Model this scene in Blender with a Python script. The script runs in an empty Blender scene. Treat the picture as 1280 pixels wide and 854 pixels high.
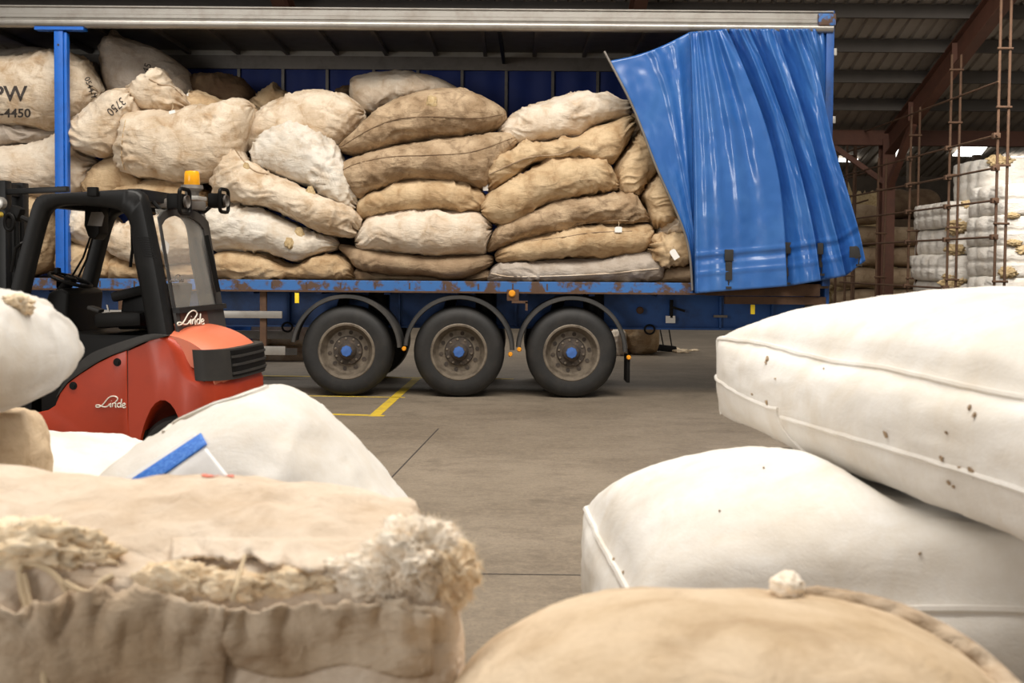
import bpy, bmesh, math, random
import numpy as np
from mathutils import Vector, Matrix, noise
from mathutils.bvhtree import BVHTree
C = bpy.context.scene.collection
sc = bpy.context.scene
R = math.radians
# ------------------------------------------------------------------ camera
FPX, CX, CY = 1344.0, 640.0, 427.0
PITCH, ROLL, HOR = R(2.0), R(0.43), 329.0
PY0 = HOR + FPX*math.tan(PITCH)
EYE = Vector((0, 0, 1.58))
fwd = Vector((0, math.cos(PITCH), -math.sin(PITCH)))
rt0 = Vector((1, 0, 0)); up0 = rt0.cross(fwd)
rt = rt0*math.cos(ROLL) + up0*math.sin(ROLL)
up = up0*math.cos(ROLL) - rt0*math.sin(ROLL)
cd = bpy.data.cameras.new('camera'); cam = bpy.data.objects.new('camera', cd); C.objects.link(cam)
cam.matrix_world = Matrix(((rt.x, up.x, -fwd.x, EYE.x), (rt.y, up.y, -fwd.y, EYE.y), (rt.z, up.z, -fwd.z, EYE.z), (0, 0, 0, 1)))
cd.sensor_width = 36; cd.lens = FPX/1280*36; cd.shift_y = (PY0-CY)/1280.0
cd.clip_end = 200
cd.dof.use_dof = True; cd.dof.focus_distance = 10.5; cd.dof.aperture_fstop = 3.6
sc.camera = cam
def ray(px, py): return (rt*((px-CX)/FPX) - up*((py-PY0)/FPX) + fwd)
def P(px, py, Y):
    d = ray(px, py); return EYE + d*(Y/d.y)
def G(px, py, z=0.0):
    d = ray(px, py); return EYE + d*((z-EYE.z)/d.z)
def hit(px, py, p0, n):
    d = ray(px, py); return EYE + d*((p0-EYE).dot(n)/d.dot(n))
# ------------------------------------------------------------------ light
sc.view_settings.view_transform = 'Standard'; sc.view_settings.look = 'None'
sc.view_settings.gamma = 1; sc.view_settings.use_curve_mapping = False
sc.view_settings.exposure = 0.12
w = bpy.data.worlds.new('world'); sc.world = w; w.use_nodes = True
w.node_tree.nodes['Background'].inputs[0].default_value = (1.0, 0.95, 0.89, 1)
w.node_tree.nodes['Background'].inputs[1].default_value = 0.26
def area(name, loc, target, sx, sy, power, col, spread=None):
    l = bpy.data.lights.new(name, 'AREA'); l.shape = 'RECTANGLE'; l.size = sx; l.size_y = sy; l.energy = power; l.color = col
    if spread: l.spread = R(spread)
    o = bpy.data.objects.new(name, l); C.objects.link(o); o.location = loc
    o.rotation_euler = (Vector(target)-Vector(loc)).to_track_quat('-Z', 'Y').to_euler()
    return o
area('assumed_skylight_lamp', (-0.5, 6.3, 9.2), (0.3, 9.6, 0), 14, 5, 2050, (1.0, 0.94, 0.86))  # assumed skylight over the foreground, added as main light; none modelled
area('assumed_front_fill_lamp', (-8.5, -5.0, 3.4), (1.5, 12.0, 2.2), 3.0, 4.0, 420, (1.0, 0.97, 0.93))  # assumed bright opening behind camera, added for fill and curtain highlights; no door modelled
area('bale_fill_lamp', (6.6, 13.4, 6.3), (8.2, 18.0, 1.5), 3, 2, 110, (1.0, 0.95, 0.88), 75)  # added fill light, brightens the bale stacks; no roof light modelled here
area('assumed_rear_fill_lamp', (-3.0, 19.6, 4.95), (-3.0, 20.2, 0), 11, 1.6, 420, (1.0, 0.95, 0.88))  # assumed light on the rear floor: added fill lamp under a solid roof
area('skylight_far_lamp', (8.0, 36.0, 5.6), (8.0, 33.0, 0), 10, 3, 90, (1.0, 0.95, 0.86))
# ------------------------------------------------------------------ mesh helpers
WL = {}
def wl(o): return WL.get(o.name, Vector((0, 0, 0))) if o is not None else Vector((0, 0, 0))
def tag(o, label=None, cat=None, group=None, kind=None):
    if label: o['label'] = label
    if cat: o['category'] = cat
    if group: o['group'] = group
    if kind: o['kind'] = kind
    return o
def thing(name, label, cat, loc, group=None, kind=None):
    o = bpy.data.objects.new(name, None); C.objects.link(o); o.location = loc; o.empty_display_size = .1
    WL[o.name] = Vector(loc); return tag(o, label, cat, group, kind)
def mk(name, V, F, mat, parent=None, smooth=True, origin=None, fm=None, uv=None, sharp=None):
    V = np.array([tuple(v) for v in V], dtype=float).reshape(-1, 3)
    if origin is None:
        if parent is not None: origin = wl(parent)
        else: origin = Vector(((V[:, 0].min()+V[:, 0].max())/2, (V[:, 1].min()+V[:, 1].max())/2, V[:, 2].min()))
    origin = Vector(origin)
    me = bpy.data.meshes.new(name); me.from_pydata([tuple(v) for v in (V-np.array(origin))], [], F); me.validate(); me.update()
    for m in (mat if isinstance(mat, (list, tuple)) else [mat]): me.materials.append(m)
    if fm is not None and len(fm) == len(me.polygons): me.polygons.foreach_set('material_index', fm)
    if smooth: me.polygons.foreach_set('use_smooth', [True]*len(me.polygons))
    if smooth and sharp: me.set_sharp_from_angle(angle=R(sharp))
    if uv is not None:
        ul = me.uv_layers.new(name='UVMap')
        idx = np.zeros(len(me.loops), dtype=int); me.loops.foreach_get('vertex_index', idx)
        ul.data.foreach_set('uv', np.array(uv)[idx].ravel())
    o = bpy.data.objects.new(name, me); C.objects.link(o)
    if parent is not None: o.parent = parent
    o.location = origin - wl(parent); WL[o.name] = origin
    return o
def dup(o, parent=None, loc=None):
    c = o.copy(); C.objects.link(c)
    if parent is not None: c.parent = parent
    if loc is not None: c.location = loc
    for ch in list(o.children): dup(ch, c)
    return c
class MB:
    def __init__(s): s.V = []; s.F = []; s.M = []
    def add(s, V, F, m=0):
        n = len(s.V); s.V += [Vector(v) for v in V]; s.F += [tuple(i+n for i in f) for f in F]; s.M += [m]*len(F); return s
    def box(s, a, b, m=0, bev=0.0):
        x0, y0, z0 = [min(a[i], b[i]) for i in range(3)]; x1, y1, z1 = [max(a[i], b[i]) for i in range(3)]
        V = [(x0, y0, z0), (x1, y0, z0), (x1, y1, z0), (x0, y1, z0), (x0, y0, z1), (x1, y0, z1), (x1, y1, z1), (x0, y1, z1)]
        return s.hexa(V, m, bev)
    def hexa(s, V, m=0, bev=0.0):
        F = [(0, 3, 2, 1), (4, 5, 6, 7), (0, 1, 5, 4), (1, 2, 6, 5), (2, 3, 7, 6), (3, 0, 4, 7)]
        if bev:
            bm = bmesh.new(); vs = [bm.verts.new(v) for v in V]
            for f in F: bm.faces.new([vs[i] for i in f])
            bmesh.ops.bevel(bm, geom=list(bm.edges), offset=bev, segments=2, affect='EDGES', profile=.6)
            bm.verts.index_update(); s.add([v.co.copy() for v in bm.verts], [tuple(v.index for v in f.verts) for f in bm.faces], m); bm.free()
            return s
        return s.add(V, F, m)
    def bar(s, p, q, wdt, hgt, m=0, upv=(0, 0, 1), bev=0.0):
        p, q = Vector(p), Vector(q); d = (q-p).normalized(); sd = d.cross(Vector(upv))
        if sd.length < 1e-4: sd = Vector((1, 0, 0))
        sd.normalize(); u = sd.cross(d)
        V = []
        for e in (p, q):
            for a, b in ((-1, -1), (1, -1), (1, 1), (-1, 1)): V.append(e+sd*a*wdt/2+u*b*hgt/2)
        return s.hexa([V[0], V[1], V[2], V[3], V[4], V[5], V[6], V[7]], m, bev)
    def tube(s, pts, r, m=0, n=8, cap=True):
        pts = [Vector(p) for p in pts]; k = len(pts); V = []; F = []
        rs = r if hasattr(r, '__len__') else [r]*k
        prev = None
        for i in range(k):
            d = (pts[min(i+1, k-1)]-pts[max(i-1, 0)])
            d = d.normalized() if d.length > 1e-9 else Vector((0, 0, 1))
            if prev is None:
                a = Vector((0, 0, 1)) if abs(d.z) < .9 else Vector((1, 0, 0)); sd = d.cross(a).normalized()
            else:
                sd = prev - d*prev.dot(d)
                sd = sd.normalized() if sd.length > 1e-6 else d.orthogonal().normalized()
            prev = sd; u = d.cross(sd)
            for j in range(n):
                t = 2*math.pi*j/n; V.append(pts[i]+(sd*math.cos(t)+u*math.sin(t))*rs[i])
        for i in range(k-1):
            for j in range(n): F.append((i*n+j, i*n+(j+1) % n, (i+1)*n+(j+1) % n, (i+1)*n+j))
        if cap: F.append(tuple(range(n-1, -1, -1))); F.append(tuple((k-1)*n+j for j in range(n)))
        return s.add(V, F, m)
    def lathe(s, prof, c, axis, n=48, m=0):
        c = Vector(c); axis = Vector(axis).normalized(); a = axis.orthogonal().normalized(); b = axis.cross(a); V = []; F = []
        k = len(prof)
        for i in range(n):
            t = 2*math.pi*i/n; e = a*math.cos(t)+b*math.sin(t)
            for (r, h) in prof: V.append(c+e*r+axis*h)
        for i in range(n):
            for j in range(k-1): F.append((i*k+j, ((i+1) % n)*k+j, ((i+1) % n)*k+j+1, i*k+j+1))
        return s.add(V, F, m)
    def prism(s, poly, off, m=0):
        """closed polygon of points, extruded by off; fan-free ngon caps"""
        poly = [Vector(p) for p in poly]; off = Vector(off); n = len(poly)
        V = poly+[p+off for p in poly]
        F = [tuple(range(n)), tuple(range(2*n-1, n-1, -1))]+[(i, n+i, n+(i+1) % n, (i+1) % n) for i in range(n)]
        return s.add(V, F, m)
    def build(s, name, mat, parent=None, smooth=True, origin=None, sharp=35, recalc=True, bev=0.0):
        if recalc or bev:
            bm = bmesh.new(); vs = [bm.verts.new(v) for v in s.V]
            lay = []
            for f, m in zip(s.F, s.M):
                try: ff = bm.faces.new([vs[i] for i in f]); ff.material_index = m
                except ValueError: pass
            bmesh.ops.recalc_face_normals(bm, faces=bm.faces)
            if bev:
                bm.normal_update()
                es = [e for e in bm.edges if len(e.link_faces) == 2 and e.calc_face_angle() > R(35)]
                bmesh.ops.bevel(bm, geom=es, offset=bev, segments=3, affect='EDGES', profile=.5, clamp_overlap=True)
            bm.verts.index_update()
            V = [v.co.copy() for v in bm.verts]; F = [tuple(v.index for v in f.verts) for f in bm.faces]; M = [f.material_index for f in bm.faces]; bm.free()
        else: V, F, M = s.V, s.F, s.M
        return mk(name, V, F, mat, parent, smooth, origin, M, sharp=sharp)
def crom(pts, per=8, closed=True):
    pts = [Vector(p) for p in pts]; n = len(pts); out = []
    rng = range(n) if closed else range(n-1)
    for i in rng:
        if closed: a, b, c, d = pts[(i-1) % n], pts[i], pts[(i+1) % n], pts[(i+2) % n]
        else: a, b, c, d = pts[max(i-1, 0)], pts[i], pts[i+1], pts[min(i+2, n-1)]
        for k in range(per):
            t = k/per
            out.append(.5*((2*b)+(c-a)*t+(2*a-5*b+4*c-d)*t*t+(3*b-a-3*c+d)*t**3))
    if not closed: out.append(pts[-1].copy())
    return out
def resample(pts, n):
    A = np.array([tuple(p) for p in pts]); d = np.r_[0, np.cumsum(np.linalg.norm(np.diff(A, axis=0), axis=1))]
    d /= max(d[-1], 1e-9)
    return lambda t: np.stack([np.interp(t, d, A[:, k]) for k in range(A.shape[1])], -1)
def bvh(o):
    W = WL[o.name]; me = o.data
    return BVHTree.FromPolygons([v.co+W for v in me.vertices], [tuple(p.vertices) for p in me.polygons])
# ------------------------------------------------------------------ materials
MATS = {}
def nt(name):
    m = bpy.data.materials.new(name); m.use_nodes = True; t = m.node_tree
    return m, t, t.nodes['Principled BSDF']
def N(t, typ, **kw):
    n = t.nodes.new(typ)
    for k, v in kw.items():
        if k in n.inputs: n.inputs[k].default_value = v
        else: setattr(n, k, v)
    return n
def noisefac(t, scale, detail=4, rough=.55, mapscale=None, lo=.35, hi=.65, coord='Object', dist=0.0):
    tc = N(t, 'ShaderNodeTexCoord'); src = tc.outputs[coord]
    if mapscale:
        mp = N(t, 'ShaderNodeMapping'); mp.inputs['Scale'].default_value = mapscale; t.links.new(src, mp.inputs[0]); src = mp.outputs[0]
    n = N(t, 'ShaderNodeTexNoise', Scale=scale, Detail=detail, Roughness=rough, Distortion=dist); t.links.new(src, n.inputs['Vector'])
    mr = N(t, 'ShaderNodeMapRange'); mr.inputs[1].default_value = lo; mr.inputs[2].default_value = hi
    t.links.new(n.outputs[0], mr.inputs[0]); return mr.outputs[0], n.outputs[0]
def mixc(t, fac, a, b):
    m = N(t, 'ShaderNodeMix', data_type='RGBA')
    for s, v in ((m.inputs[6], a), (m.inputs[7], b)):
        if isinstance(v, tuple): s.default_value = (*v[:3], 1)
        else: t.links.new(v, s)
    if isinstance(fac, float): m.inputs[0].default_value = fac
    else: t.links.new(fac, m.inputs[0])
    return m.outputs[2]
def mul(t, a, k):
    m = N(t, 'ShaderNodeMath', operation='MULTIPLY'); t.links.new(a, m.inputs[0]); m.inputs[1].default_value = k; return m.outputs[0]
def bump(t, b, h, strength, dist):
    n = N(t, 'ShaderNodeBump', Strength=strength, Distance=dist); t.links.new(h, n.inputs['Height'])
    prev = b.inputs['Normal'].links[0].from_socket if b.inputs['Normal'].links else None
    if prev: t.links.new(prev, n.inputs['Normal'])
    t.links.new(n.outputs[0], b.inputs['Normal'])
def cloth(name, c1, c2, stain, amt=.6, wscale=1.0, rough=.85, wrinkle=.5):
    m, t, b = nt(name)
    f, _ = noisefac(t, 2.6, 5, .6, lo=.4, hi=.62)
    col = mixc(t, f, c1, c2)
    g, _ = noisefac(t, 5.5*wscale, 6, .65, lo=.48, hi=.74, dist=.6); col = mixc(t, mul(t, g, amt), col, stain)
    h, hraw = noisefac(t, 60, 3, .6, mapscale=(1, 1, .35), lo=.3, hi=.75); col = mixc(t, mul(t, h, .16), col, stain)
    t.links.new(col, b.inputs['Base Color']); b.inputs['Roughness'].default_value = rough
    b.inputs['Specular IOR Level'].default_value = .2
    _, r1 = noisefac(t, 9*wscale, 4, .6, mapscale=(1, 1, 2.2), dist=1.2); bump(t, b, r1, wrinkle, .03)
    _, r2 = noisefac(t, 140, 2, .6); bump(t, b, r2, .25, .004)
    tc = N(t, 'ShaderNodeTexCoord'); mp = N(t, 'ShaderNodeMapping'); mp.inputs['Scale'].default_value = (1.0, 1.0, 2.6); mp.inputs['Rotation'].default_value = (0, .5, 0)
    t.links.new(tc.outputs['Object'], mp.inputs[0])
    rg = N(t, 'ShaderNodeTexNoise', noise_type='RIDGED_MULTIFRACTAL', Scale=3.2*wscale, Detail=3.0, Roughness=.45, Distortion=.5); t.links.new(mp.outputs[0], rg.inputs['Vector'])
    bump(t, b, rg.outputs[0], wrinkle*.9, .045)
    MATS[name] = m; return m
def plain(name, c, rough=.5, metal=0.0, c2=None, amt=.4, scale=4.0, spec=.5, coat=0.0, b_=0.0, lo=.45, hi=.7):
    m, t, b = nt(name)
    if c2:
        f, raw = noisefac(t, scale, 6, .65, lo=lo, hi=hi); t.links.new(mixc(t, mul(t, f, amt), c, c2), b.inputs['Base Color'])
        if b_: bump(t, b, raw, b_, .01)
    else: b.inputs['Base Color'].default_value = (*c, 1)
    b.inputs['Roughness'].default_value = rough; b.inputs['Metallic'].default_value = metal
    b.inputs['Specular IOR Level'].default_value = spec
    if coat: b.inputs['Coat Weight'].default_value = coat; b.inputs['Coat Roughness'].default_value = .15
    MATS[name] = m; return m
def emit(name, c, s):
    m, t, b = nt(name); b.inputs['Base Color'].default_value = (*c, 1); b.inputs['Emission Color'].default_value = (*c, 1); b.inputs['Emission Strength'].default_value = s
    MATS[name] = m; return m
cloth('cream', (.74, .64, .51), (.58, .46, .33), (.36, .22, .105), .85)
cloth('pale', (.74, .66, .55), (.64, .53, .41), (.42, .27, .14), .7)
cloth('tan', (.62, .47, .295), (.46, .32, .18), (.27, .155, .07), .9)
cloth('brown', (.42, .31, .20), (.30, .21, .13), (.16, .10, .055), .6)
cloth('jute', (.52, .39, .255), (.32, .22, .13), (.14, .085, .045), .9, 1.3)
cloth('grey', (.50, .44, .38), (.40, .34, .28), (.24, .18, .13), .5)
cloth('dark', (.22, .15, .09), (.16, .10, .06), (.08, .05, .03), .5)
cloth('white', (.78, .76, .725), (.69, .655, .60), (.60, .51, .39), .5, .6, .6, .10)
cloth('offwhite', (.72, .68, .61), (.64, .58, .49), (.44, .30, .17), .6)
cloth('balewhite', (.74, .71, .66), (.68, .64, .58), (.50, .40, .28), .35, 1.0, .7, .6)
cloth('burlap', (.76, .65, .53), (.66, .53, .40), (.40, .27, .16), .6, 1.2, .9, .5)
cloth('burlapdark', (.64, .52, .39), (.46, .34, .225), (.26, .16, .085), .85, 1.2, .9, .5)
cloth('burlap2', (.70, .56, .40), (.56, .42, .27), (.30, .19, .10), .6, 1.0, .9, .3)
def wool(name, a, b_):
    m, t, b = nt(name)
    f, raw = noisefac(t, 22, 8, .7, lo=.35, hi=.68); t.links.new(mixc(t, f, a, b_), b.inputs['Base Color'])
    b.inputs['Roughness'].default_value = .95; b.inputs['Specular IOR Level'].default_value = .1
    bump(t, b, raw, .35, .012); _, r2 = noisefac(t, 150, 5, .8); bump(t, b, r2, .3, .003)
    MATS[name] = m
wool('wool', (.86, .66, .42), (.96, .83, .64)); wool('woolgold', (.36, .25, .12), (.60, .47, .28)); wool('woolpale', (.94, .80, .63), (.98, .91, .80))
plain('blue', (.012, .08, .30), .5, 0, (.006, .022, .07), .7, 3)
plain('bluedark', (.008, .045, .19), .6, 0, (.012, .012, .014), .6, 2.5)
plain('bluepost', (.008, .12, .52), .4, 0, (.01, .06, .25), .4, 5)
plain('curtain', (.026, .115, .37), .27, 0, (.05, .165, .43), .6, 2.2, .6, .5)
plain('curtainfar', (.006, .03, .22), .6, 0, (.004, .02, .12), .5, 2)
plain('rusty', (.03, .13, .37), .6, 0, (.085, .045, .026), 1.0, 6, b_=.3, lo=.47, hi=.56)
plain('rust', (.095, .048, .024), .8, 0, (.05, .025, .014), .8, 9, b_=.3)
plain('alu', (.36, .34, .31), .32, .55, (.22, .185, .15), .6, 4)
plain('aludull', (.44, .42, .38), .5, .3, (.28, .25, .2), .5, 6)
plain('greymetal', (.20, .18, .16), .5, .4, (.1, .085, .07), .5, 6)
plain('tyre', (.013, .0125, .012), .62, 0, (.034, .029, .025), .6, 5, b_=.05)
plain('rim', (.20, .165, .125), .5, .25, (.065, .05, .036), .9, 8)
plain('rimdark', (.045, .035, .028), .8, 0, (.14, .10, .07), .6, 14)
plain('hubblue', (.05, .14, .42), .5, 0, (.02, .05, .16), .5, 14)
plain('black', (.006, .0055, .005), .5, spec=.15)
plain('blackmetal', (.010, .010, .010), .4, 0, (.022, .02, .019), .4, 6, spec=.22)
plain('greyplastic', (.032, .030, .028), .5, 0, (.06, .053, .046), .5, 4, spec=.25)
plain('guard', (.035, .034, .033), .6, 0, (.08, .07, .06), .6, 4)
plain('red', (.42, .040, .010), .42, 0, (.27, .028, .009), .5, 2.5, .35, .1)
plain('hood', (.70, .17, .085), .42, 0, (.62, .20, .11), .7, 4, .5, .1)
plain('amber', (.95, .42, .01), .25); plain('amberdim', (.80, .32, .02), .3)
plain('yellow', (.72, .50, .03), .7, 0, (.34, .26, .10), .7, 9)
plain('yellowbright', (.90, .66, .02), .5)
plain('logo', (.80, .76, .66), .5); plain('paper', (.82, .80, .76), .6); plain('ink', (.05, .04, .035), .8)
plain('bluestrap', (.02, .15, .60), .5, 0, (.10, .30, .75), .9, 90, b_=.4)
plain('plastic', (.80, .80, .80), .28, 0, (.70, .69, .68), .6, 5, b_=.4)
plain('steelred', (.105, .04, .023), .7, 0, (.06, .026, .016), .7, 3)
plain('purlin', (.075, .065, .056), .75, 0, (.05, .042, .036), .5, 3)
plain('roof', (.27, .235, .20), .75, 0, (.19, .16, .13), .7, 1.2)
plain('timber', (.13, .085, .05), .8, 0, (.06, .04, .025), .8, 4)
plain('wallfar', (.10, .08, .06), .9, 0, (.04, .032, .025), .9, .8)
plain('twine', (.66, .52, .34), .9); plain('redmark', (.75, .22, .15), .8)
emit('sky', (1, .97, .9), 3.0)
m, t, b = nt('glass'); b.inputs['Base Color'].default_value = (.75, .72, .66, 1); b.inputs['Roughness'].default_value = .06
b.inputs['Alpha'].default_value = .16; b.inputs['Specular IOR Level'].default_value = .6; MATS['glass'] = m
m, t, b = nt('concrete')
f1, r1 = noisefac(t, .55, 6, .6, mapscale=(1, 1.25, 1), lo=.35, hi=.68); c = mixc(t, f1, (.255, .21, .158), (.16, .128, .093))
f2, r2 = noisefac(t, 2.6, 8, .7, mapscale=(.9, 1.5, 1), lo=.47, hi=.74); c = mixc(t, mul(t, f2, .75), c, (.12, .095, .07))
f3, r3 = noisefac(t, 16, 6, .8, mapscale=(1, 1.2, 1), lo=.45, hi=.75); c = mixc(t, mul(t, f3, .6), c, (.36, .29, .21))
f4, r4 = noisefac(t, 1.1, 7, .7, lo=.58, hi=.72); c = mixc(t, mul(t, f4, .65), c, (.085, .068, .05))
f5, r5 = noisefac(t, 45, 4, .8, mapscale=(1, 1.2, 1), lo=.50, hi=.66); c = mixc(t, mul(t, f5, .55), c, (.10, .08, .06))
t.links.new(c, b.inputs['Base Color']); b.inputs['Roughness'].default_value = .62; b.inputs['Specular IOR Level'].default_value = .35
bump(t, b, r3, .25, .01); MATS['concrete'] = m
M = MATS
# ------------------------------------------------------------------ setting
def struct(o): o['kind'] = 'structure'; return o
struct(MB().add([(-40, -12, 0), (40, -12, 0), (40, 60, 0), (-40, 60, 0)], [(0, 1, 2, 3)]).build('floor', M['concrete'], smooth=False, origin=(0, 0, 0)))
def strip(name, pts, wd, mat, z=.003):
    mb = MB()
    for (a, b_) in zip(pts[:-1], pts[1:]):
        p, q = G(*a), G(*b_); d = (q-p).normalized(); s = Vector((-d.y, d.x, 0))*wd/2; e = d*wd*.3
        mb.hexa([p-s-e, q-s+e, q+s+e, p+s-e]+[v+Vector((0, 0, z)) for v in (p-s-e, q-s+e, q+s+e, p+s-e)])
    return struct(mb.build(name, M[mat], smooth=False))
strip('floor_marking', [(520, 474), (468, 520)], .11, 'yellow'); strip('floor_marking', [(408, 518), (478, 520)], .075, 'yellow', .004)
strip('floor_marking', [(385, 495), (505, 497)], .035, 'yellow'); strip('floor_marking', [(330, 470), (640, 474)], .07, 'yellow')
strip('floor_joint', [(200, 713), (1200, 725)], .012, 'ink', .002); strip('floor_joint', [(440, 649), (548, 536)], .012, 'ink', .002)
YE, ZE, SL = 22.0, 4.35, .354
def zr(Y): return ZE + SL*(YE-Y)
# corrugated roof sheet
def corrugated(name, x0, x1, ya, za, yb, zb, per, dep, mat):
    V = []; F = []; n = int((x1-x0)/per)
    for i in range(n):
        x = x0+i*per
        for (dx, dz) in ((0, 0), (per*.62, 0), (per*.72, dep), (per*.9, dep)):
            V.append((x+dx, ya, za+dz)); V.append((x+dx, yb, zb+dz))
    for k in range(len(V)//2-1): F.append((2*k, 2*k+2, 2*k+3, 2*k+1))
    return struct(mk(name, V, F, mat, smooth=False, origin=(0, (ya+yb)/2, min(za, zb))))
corrugated('ceiling', -18, 16, YE+.4, zr(YE+.4)+.12, 8.0, zr(8.0)+.12, .24, .045, M['roof'])
for k in range(13):
    Y = 21.0-1.02*k
    struct(MB().box((-18, Y-.04, zr(Y)-.11), (16, Y+.04, zr(Y)+.11)).build('ceiling_purlin', M['purlin'], smooth=False))
XF = 7.62
for X in (XF, XF-5.65, XF-11.3):
    mb = MB()
    for o in (-.22, .22): mb.bar((X, YE, zr(YE)-.33+o), (X, 8, zr(8)-.33+o), .2, .025)
    mb.bar((X, YE, zr(YE)-.33), (X, 8, zr(8)-.33), .02, .44)
    for Y in (20.6, 18.6, 16.6): mb.bar((X-.0, Y, zr(Y)-.5), (X-.0, Y, zr(Y)-.14), .2, .02, upv=(0, 1, 0))
    struct(mb.build('roof_rafter', M['steelred'], smooth=False))
    mb = MB()
    for o in (-.13, .13): mb.box((X-.13, YE+o-.012, 0), (X+.13, YE+o+.012, zr(YE)-.2))
    mb.box((X-.01, YE-.13, 0), (X+.01, YE+.13, zr(YE)-.2))
    struct(mb.build('pillar', M['steelred'], smooth=False))
    mb = MB(); mb.bar((X-.05, YE-.1, zr(YE)-1.1), (X-1.3, YE, zr(YE)-.2), .1, .1); mb.bar((X, YE-.2, zr(YE)-1.15), (X, YE-1.4, zr(YE-1.4)-.55), .12, .14)
    struct(mb.build('beam_brace', M['steelred'], smooth=False))
struct(MB().box((-18, YE-.1, zr(YE)-.32), (16, YE+.12, zr(YE)-.02)).build('beam_eaves', M['steelred'], smooth=False))
# next bay: its far roof slope with roof lights, and the back wall
corrugated('ceiling_far', -20, 24, 30, 7.9, 44, 4.0, .34, .06, M['roof'])
def zf(Y): return 7.9-(Y-30)*3.9/14
for X in (4.5, 13.0):
    pass
def onfar(px, py):
    n = Vector((0, 3.9, 14)).normalized(); return hit(px, py, Vector((0, 30, 7.9)), n)
for i, q in enumerate([((1212, 168), (1244, 166), (1224, 192), (1190, 191)), ((1118, 172), (1134, 170), (1118, 202), (1100, 202)), ((1040, 195), (1072, 196), (1072, 199), (1040, 198)), ((1252, 193), (1300, 193), (1300, 197), (1252, 196))]):
    pts = [onfar(*p)+Vector((0, -.05, -.12)) for p in q]
    struct(MB().hexa(pts+[p+Vector((0, 0, .05)) for p in pts]).build('window_rooflight', M['sky'], smooth=False))
struct(MB().box((-20, 44, 0), (24, 44.2, 4.1)).build('wall_back', M['wallfar'], smooth=False))
struct(MB().box((-20, 33, 5.28), (24, 33.2, 5.5)).build('beam_far', M['steelred'], smooth=False))
for X in (12.2, 14.2, 16.2, 18.4):
    struct(MB().box((X-.1, 33, 0), (X+.1, 33.2, 5.0)).build('pillar_far', M['timber'], smooth=False))
struct(MB().box((11, 32.9, 3.0), (19, 33.1, 3.25)).build('beam_far', M['steelred'], smooth=False))
struct(MB().box((10.3, 34, 0), (17, 34.2, 4.4)).build('wall_partition', M['wallfar'], smooth=False))

# ------------------------------------------------------------------ curtain-side trailer
Y0, Y1 = 12.5, 15.0
def X_(px, Y=Y0): return P(px, 330, Y).x
def Z_(py, Y=Y0, px=560): return P(px, py, Y).z
ZD = Z_(352); XL, XR = -8.2, X_(1038)
trailer = thing('curtain_side_trailer', 'blue curtain-sided lorry trailer standing open with wool sacks stacked on its deck', 'trailer', (-1.0, 13.7, 0))
T = trailer
# deck, side rave
MB().box((XL, Y0+.06, ZD-.05), (XR, Y1-.06, ZD)).build('deck', M['timber'], T, smooth=False)
zb = Z_(365)
mb = MB(); XS = X_(884)
mb.box((XL, Y0, zb), (XS, Y0+.07, ZD+.005), 0, .008); mb.box((XL, Y0-.012, zb-.012), (XS, Y0+.05, zb+.008), 1); mb.box((XS, Y0+.05, zb-.02), (XR-.1, Y0+.09, ZD), 1)
for k in range(22): mb.box((XL+.4*k+.2, Y0-.006, zb+.03), (XL+.4*k+.215, Y0+.01, ZD-.02), 1)
mb.build('side_rave', [M['rusty'], M['rust']], T, smooth=False)
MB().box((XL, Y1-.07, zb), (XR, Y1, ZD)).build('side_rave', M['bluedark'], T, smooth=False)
# chassis
zc = Z_(408, 13.25)
for Yc in (13.2, 14.3):
    mb = MB(); mb.box((XL, Yc, zc), (XR-.1, Yc+.02, ZD-.05)); mb.box((XL, Yc-.07, zc-.015), (XR-.1, Yc+.09, zc+.01))
    for px in (362, 500, 645, 748, 900, 965): mb.box((X_(px, Yc)-.012, Yc-.07, zc), (X_(px, Yc)+.012, Yc, ZD-.05))
    mb.build('chassis_beam', M['blue'], T, smooth=False)
mb = MB()
for k in range(14): mb.box((XL+.8*k+.3, Y0+.1, zb-.04), (XL+.8*k+.37, Y1-.1, ZD-.05))
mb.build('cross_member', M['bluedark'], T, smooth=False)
# top rails and roof
z10, z26, z38 = Z_(10), Z_(26), Z_(37.5)
def rail_profile(Y, s, zt, zm, zb_, mat):
    pr = [(0, zt), (-.02, zt-.008), (-.02, zt-.02), (0, zt-.03), (0, zm+.05), (-.012, zm+.04), (-.012, zm+.006), (.0, zm), (-.02, zm-.01), (-.04, (zm+zb_)/2+.02), (-.043, (zm+zb_)/2-.01), (-.03, zb_+.012), (0, zb_), (.06, zb_), (.06, zt)]
    poly = [Vector((XL, Y+s*a, z)) for a, z in pr]
    MB().prism(poly, (XR-XL-.02, 0, 0)).build('top_rail', mat, T, sharp=50)
rail_profile(Y0, 1, z10, z26, z38, M['alu'])
rail_profile(Y1, -1, z10, z26, z38, M['aludull'])
MB().box((XL, Y1-.09, z38-.03), (XR, Y1-.05, z38+.15)).build('inner_rail', M['greymetal'], T, smooth=False)
MB().box((XL, Y0+.05, z10-.03), (XR, Y1-.05, z10-.015)).build('roof_sheet', M['greymetal'], T, smooth=False)
for k in range(18):
    x = XL+.3+.68*k
    MB().box((x, Y0+.06, z10-.09), (x+.05, Y1-.06, z10-.03)).build('roof_bow', M['greymetal'], T, smooth=False)
MB().bar((X_(622), Y0+.06, z38+.03), (X_(628, 15), Y1-.1, z38+.1), .04, .09).build('roof_bow', M['black'], T, smooth=False)
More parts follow.
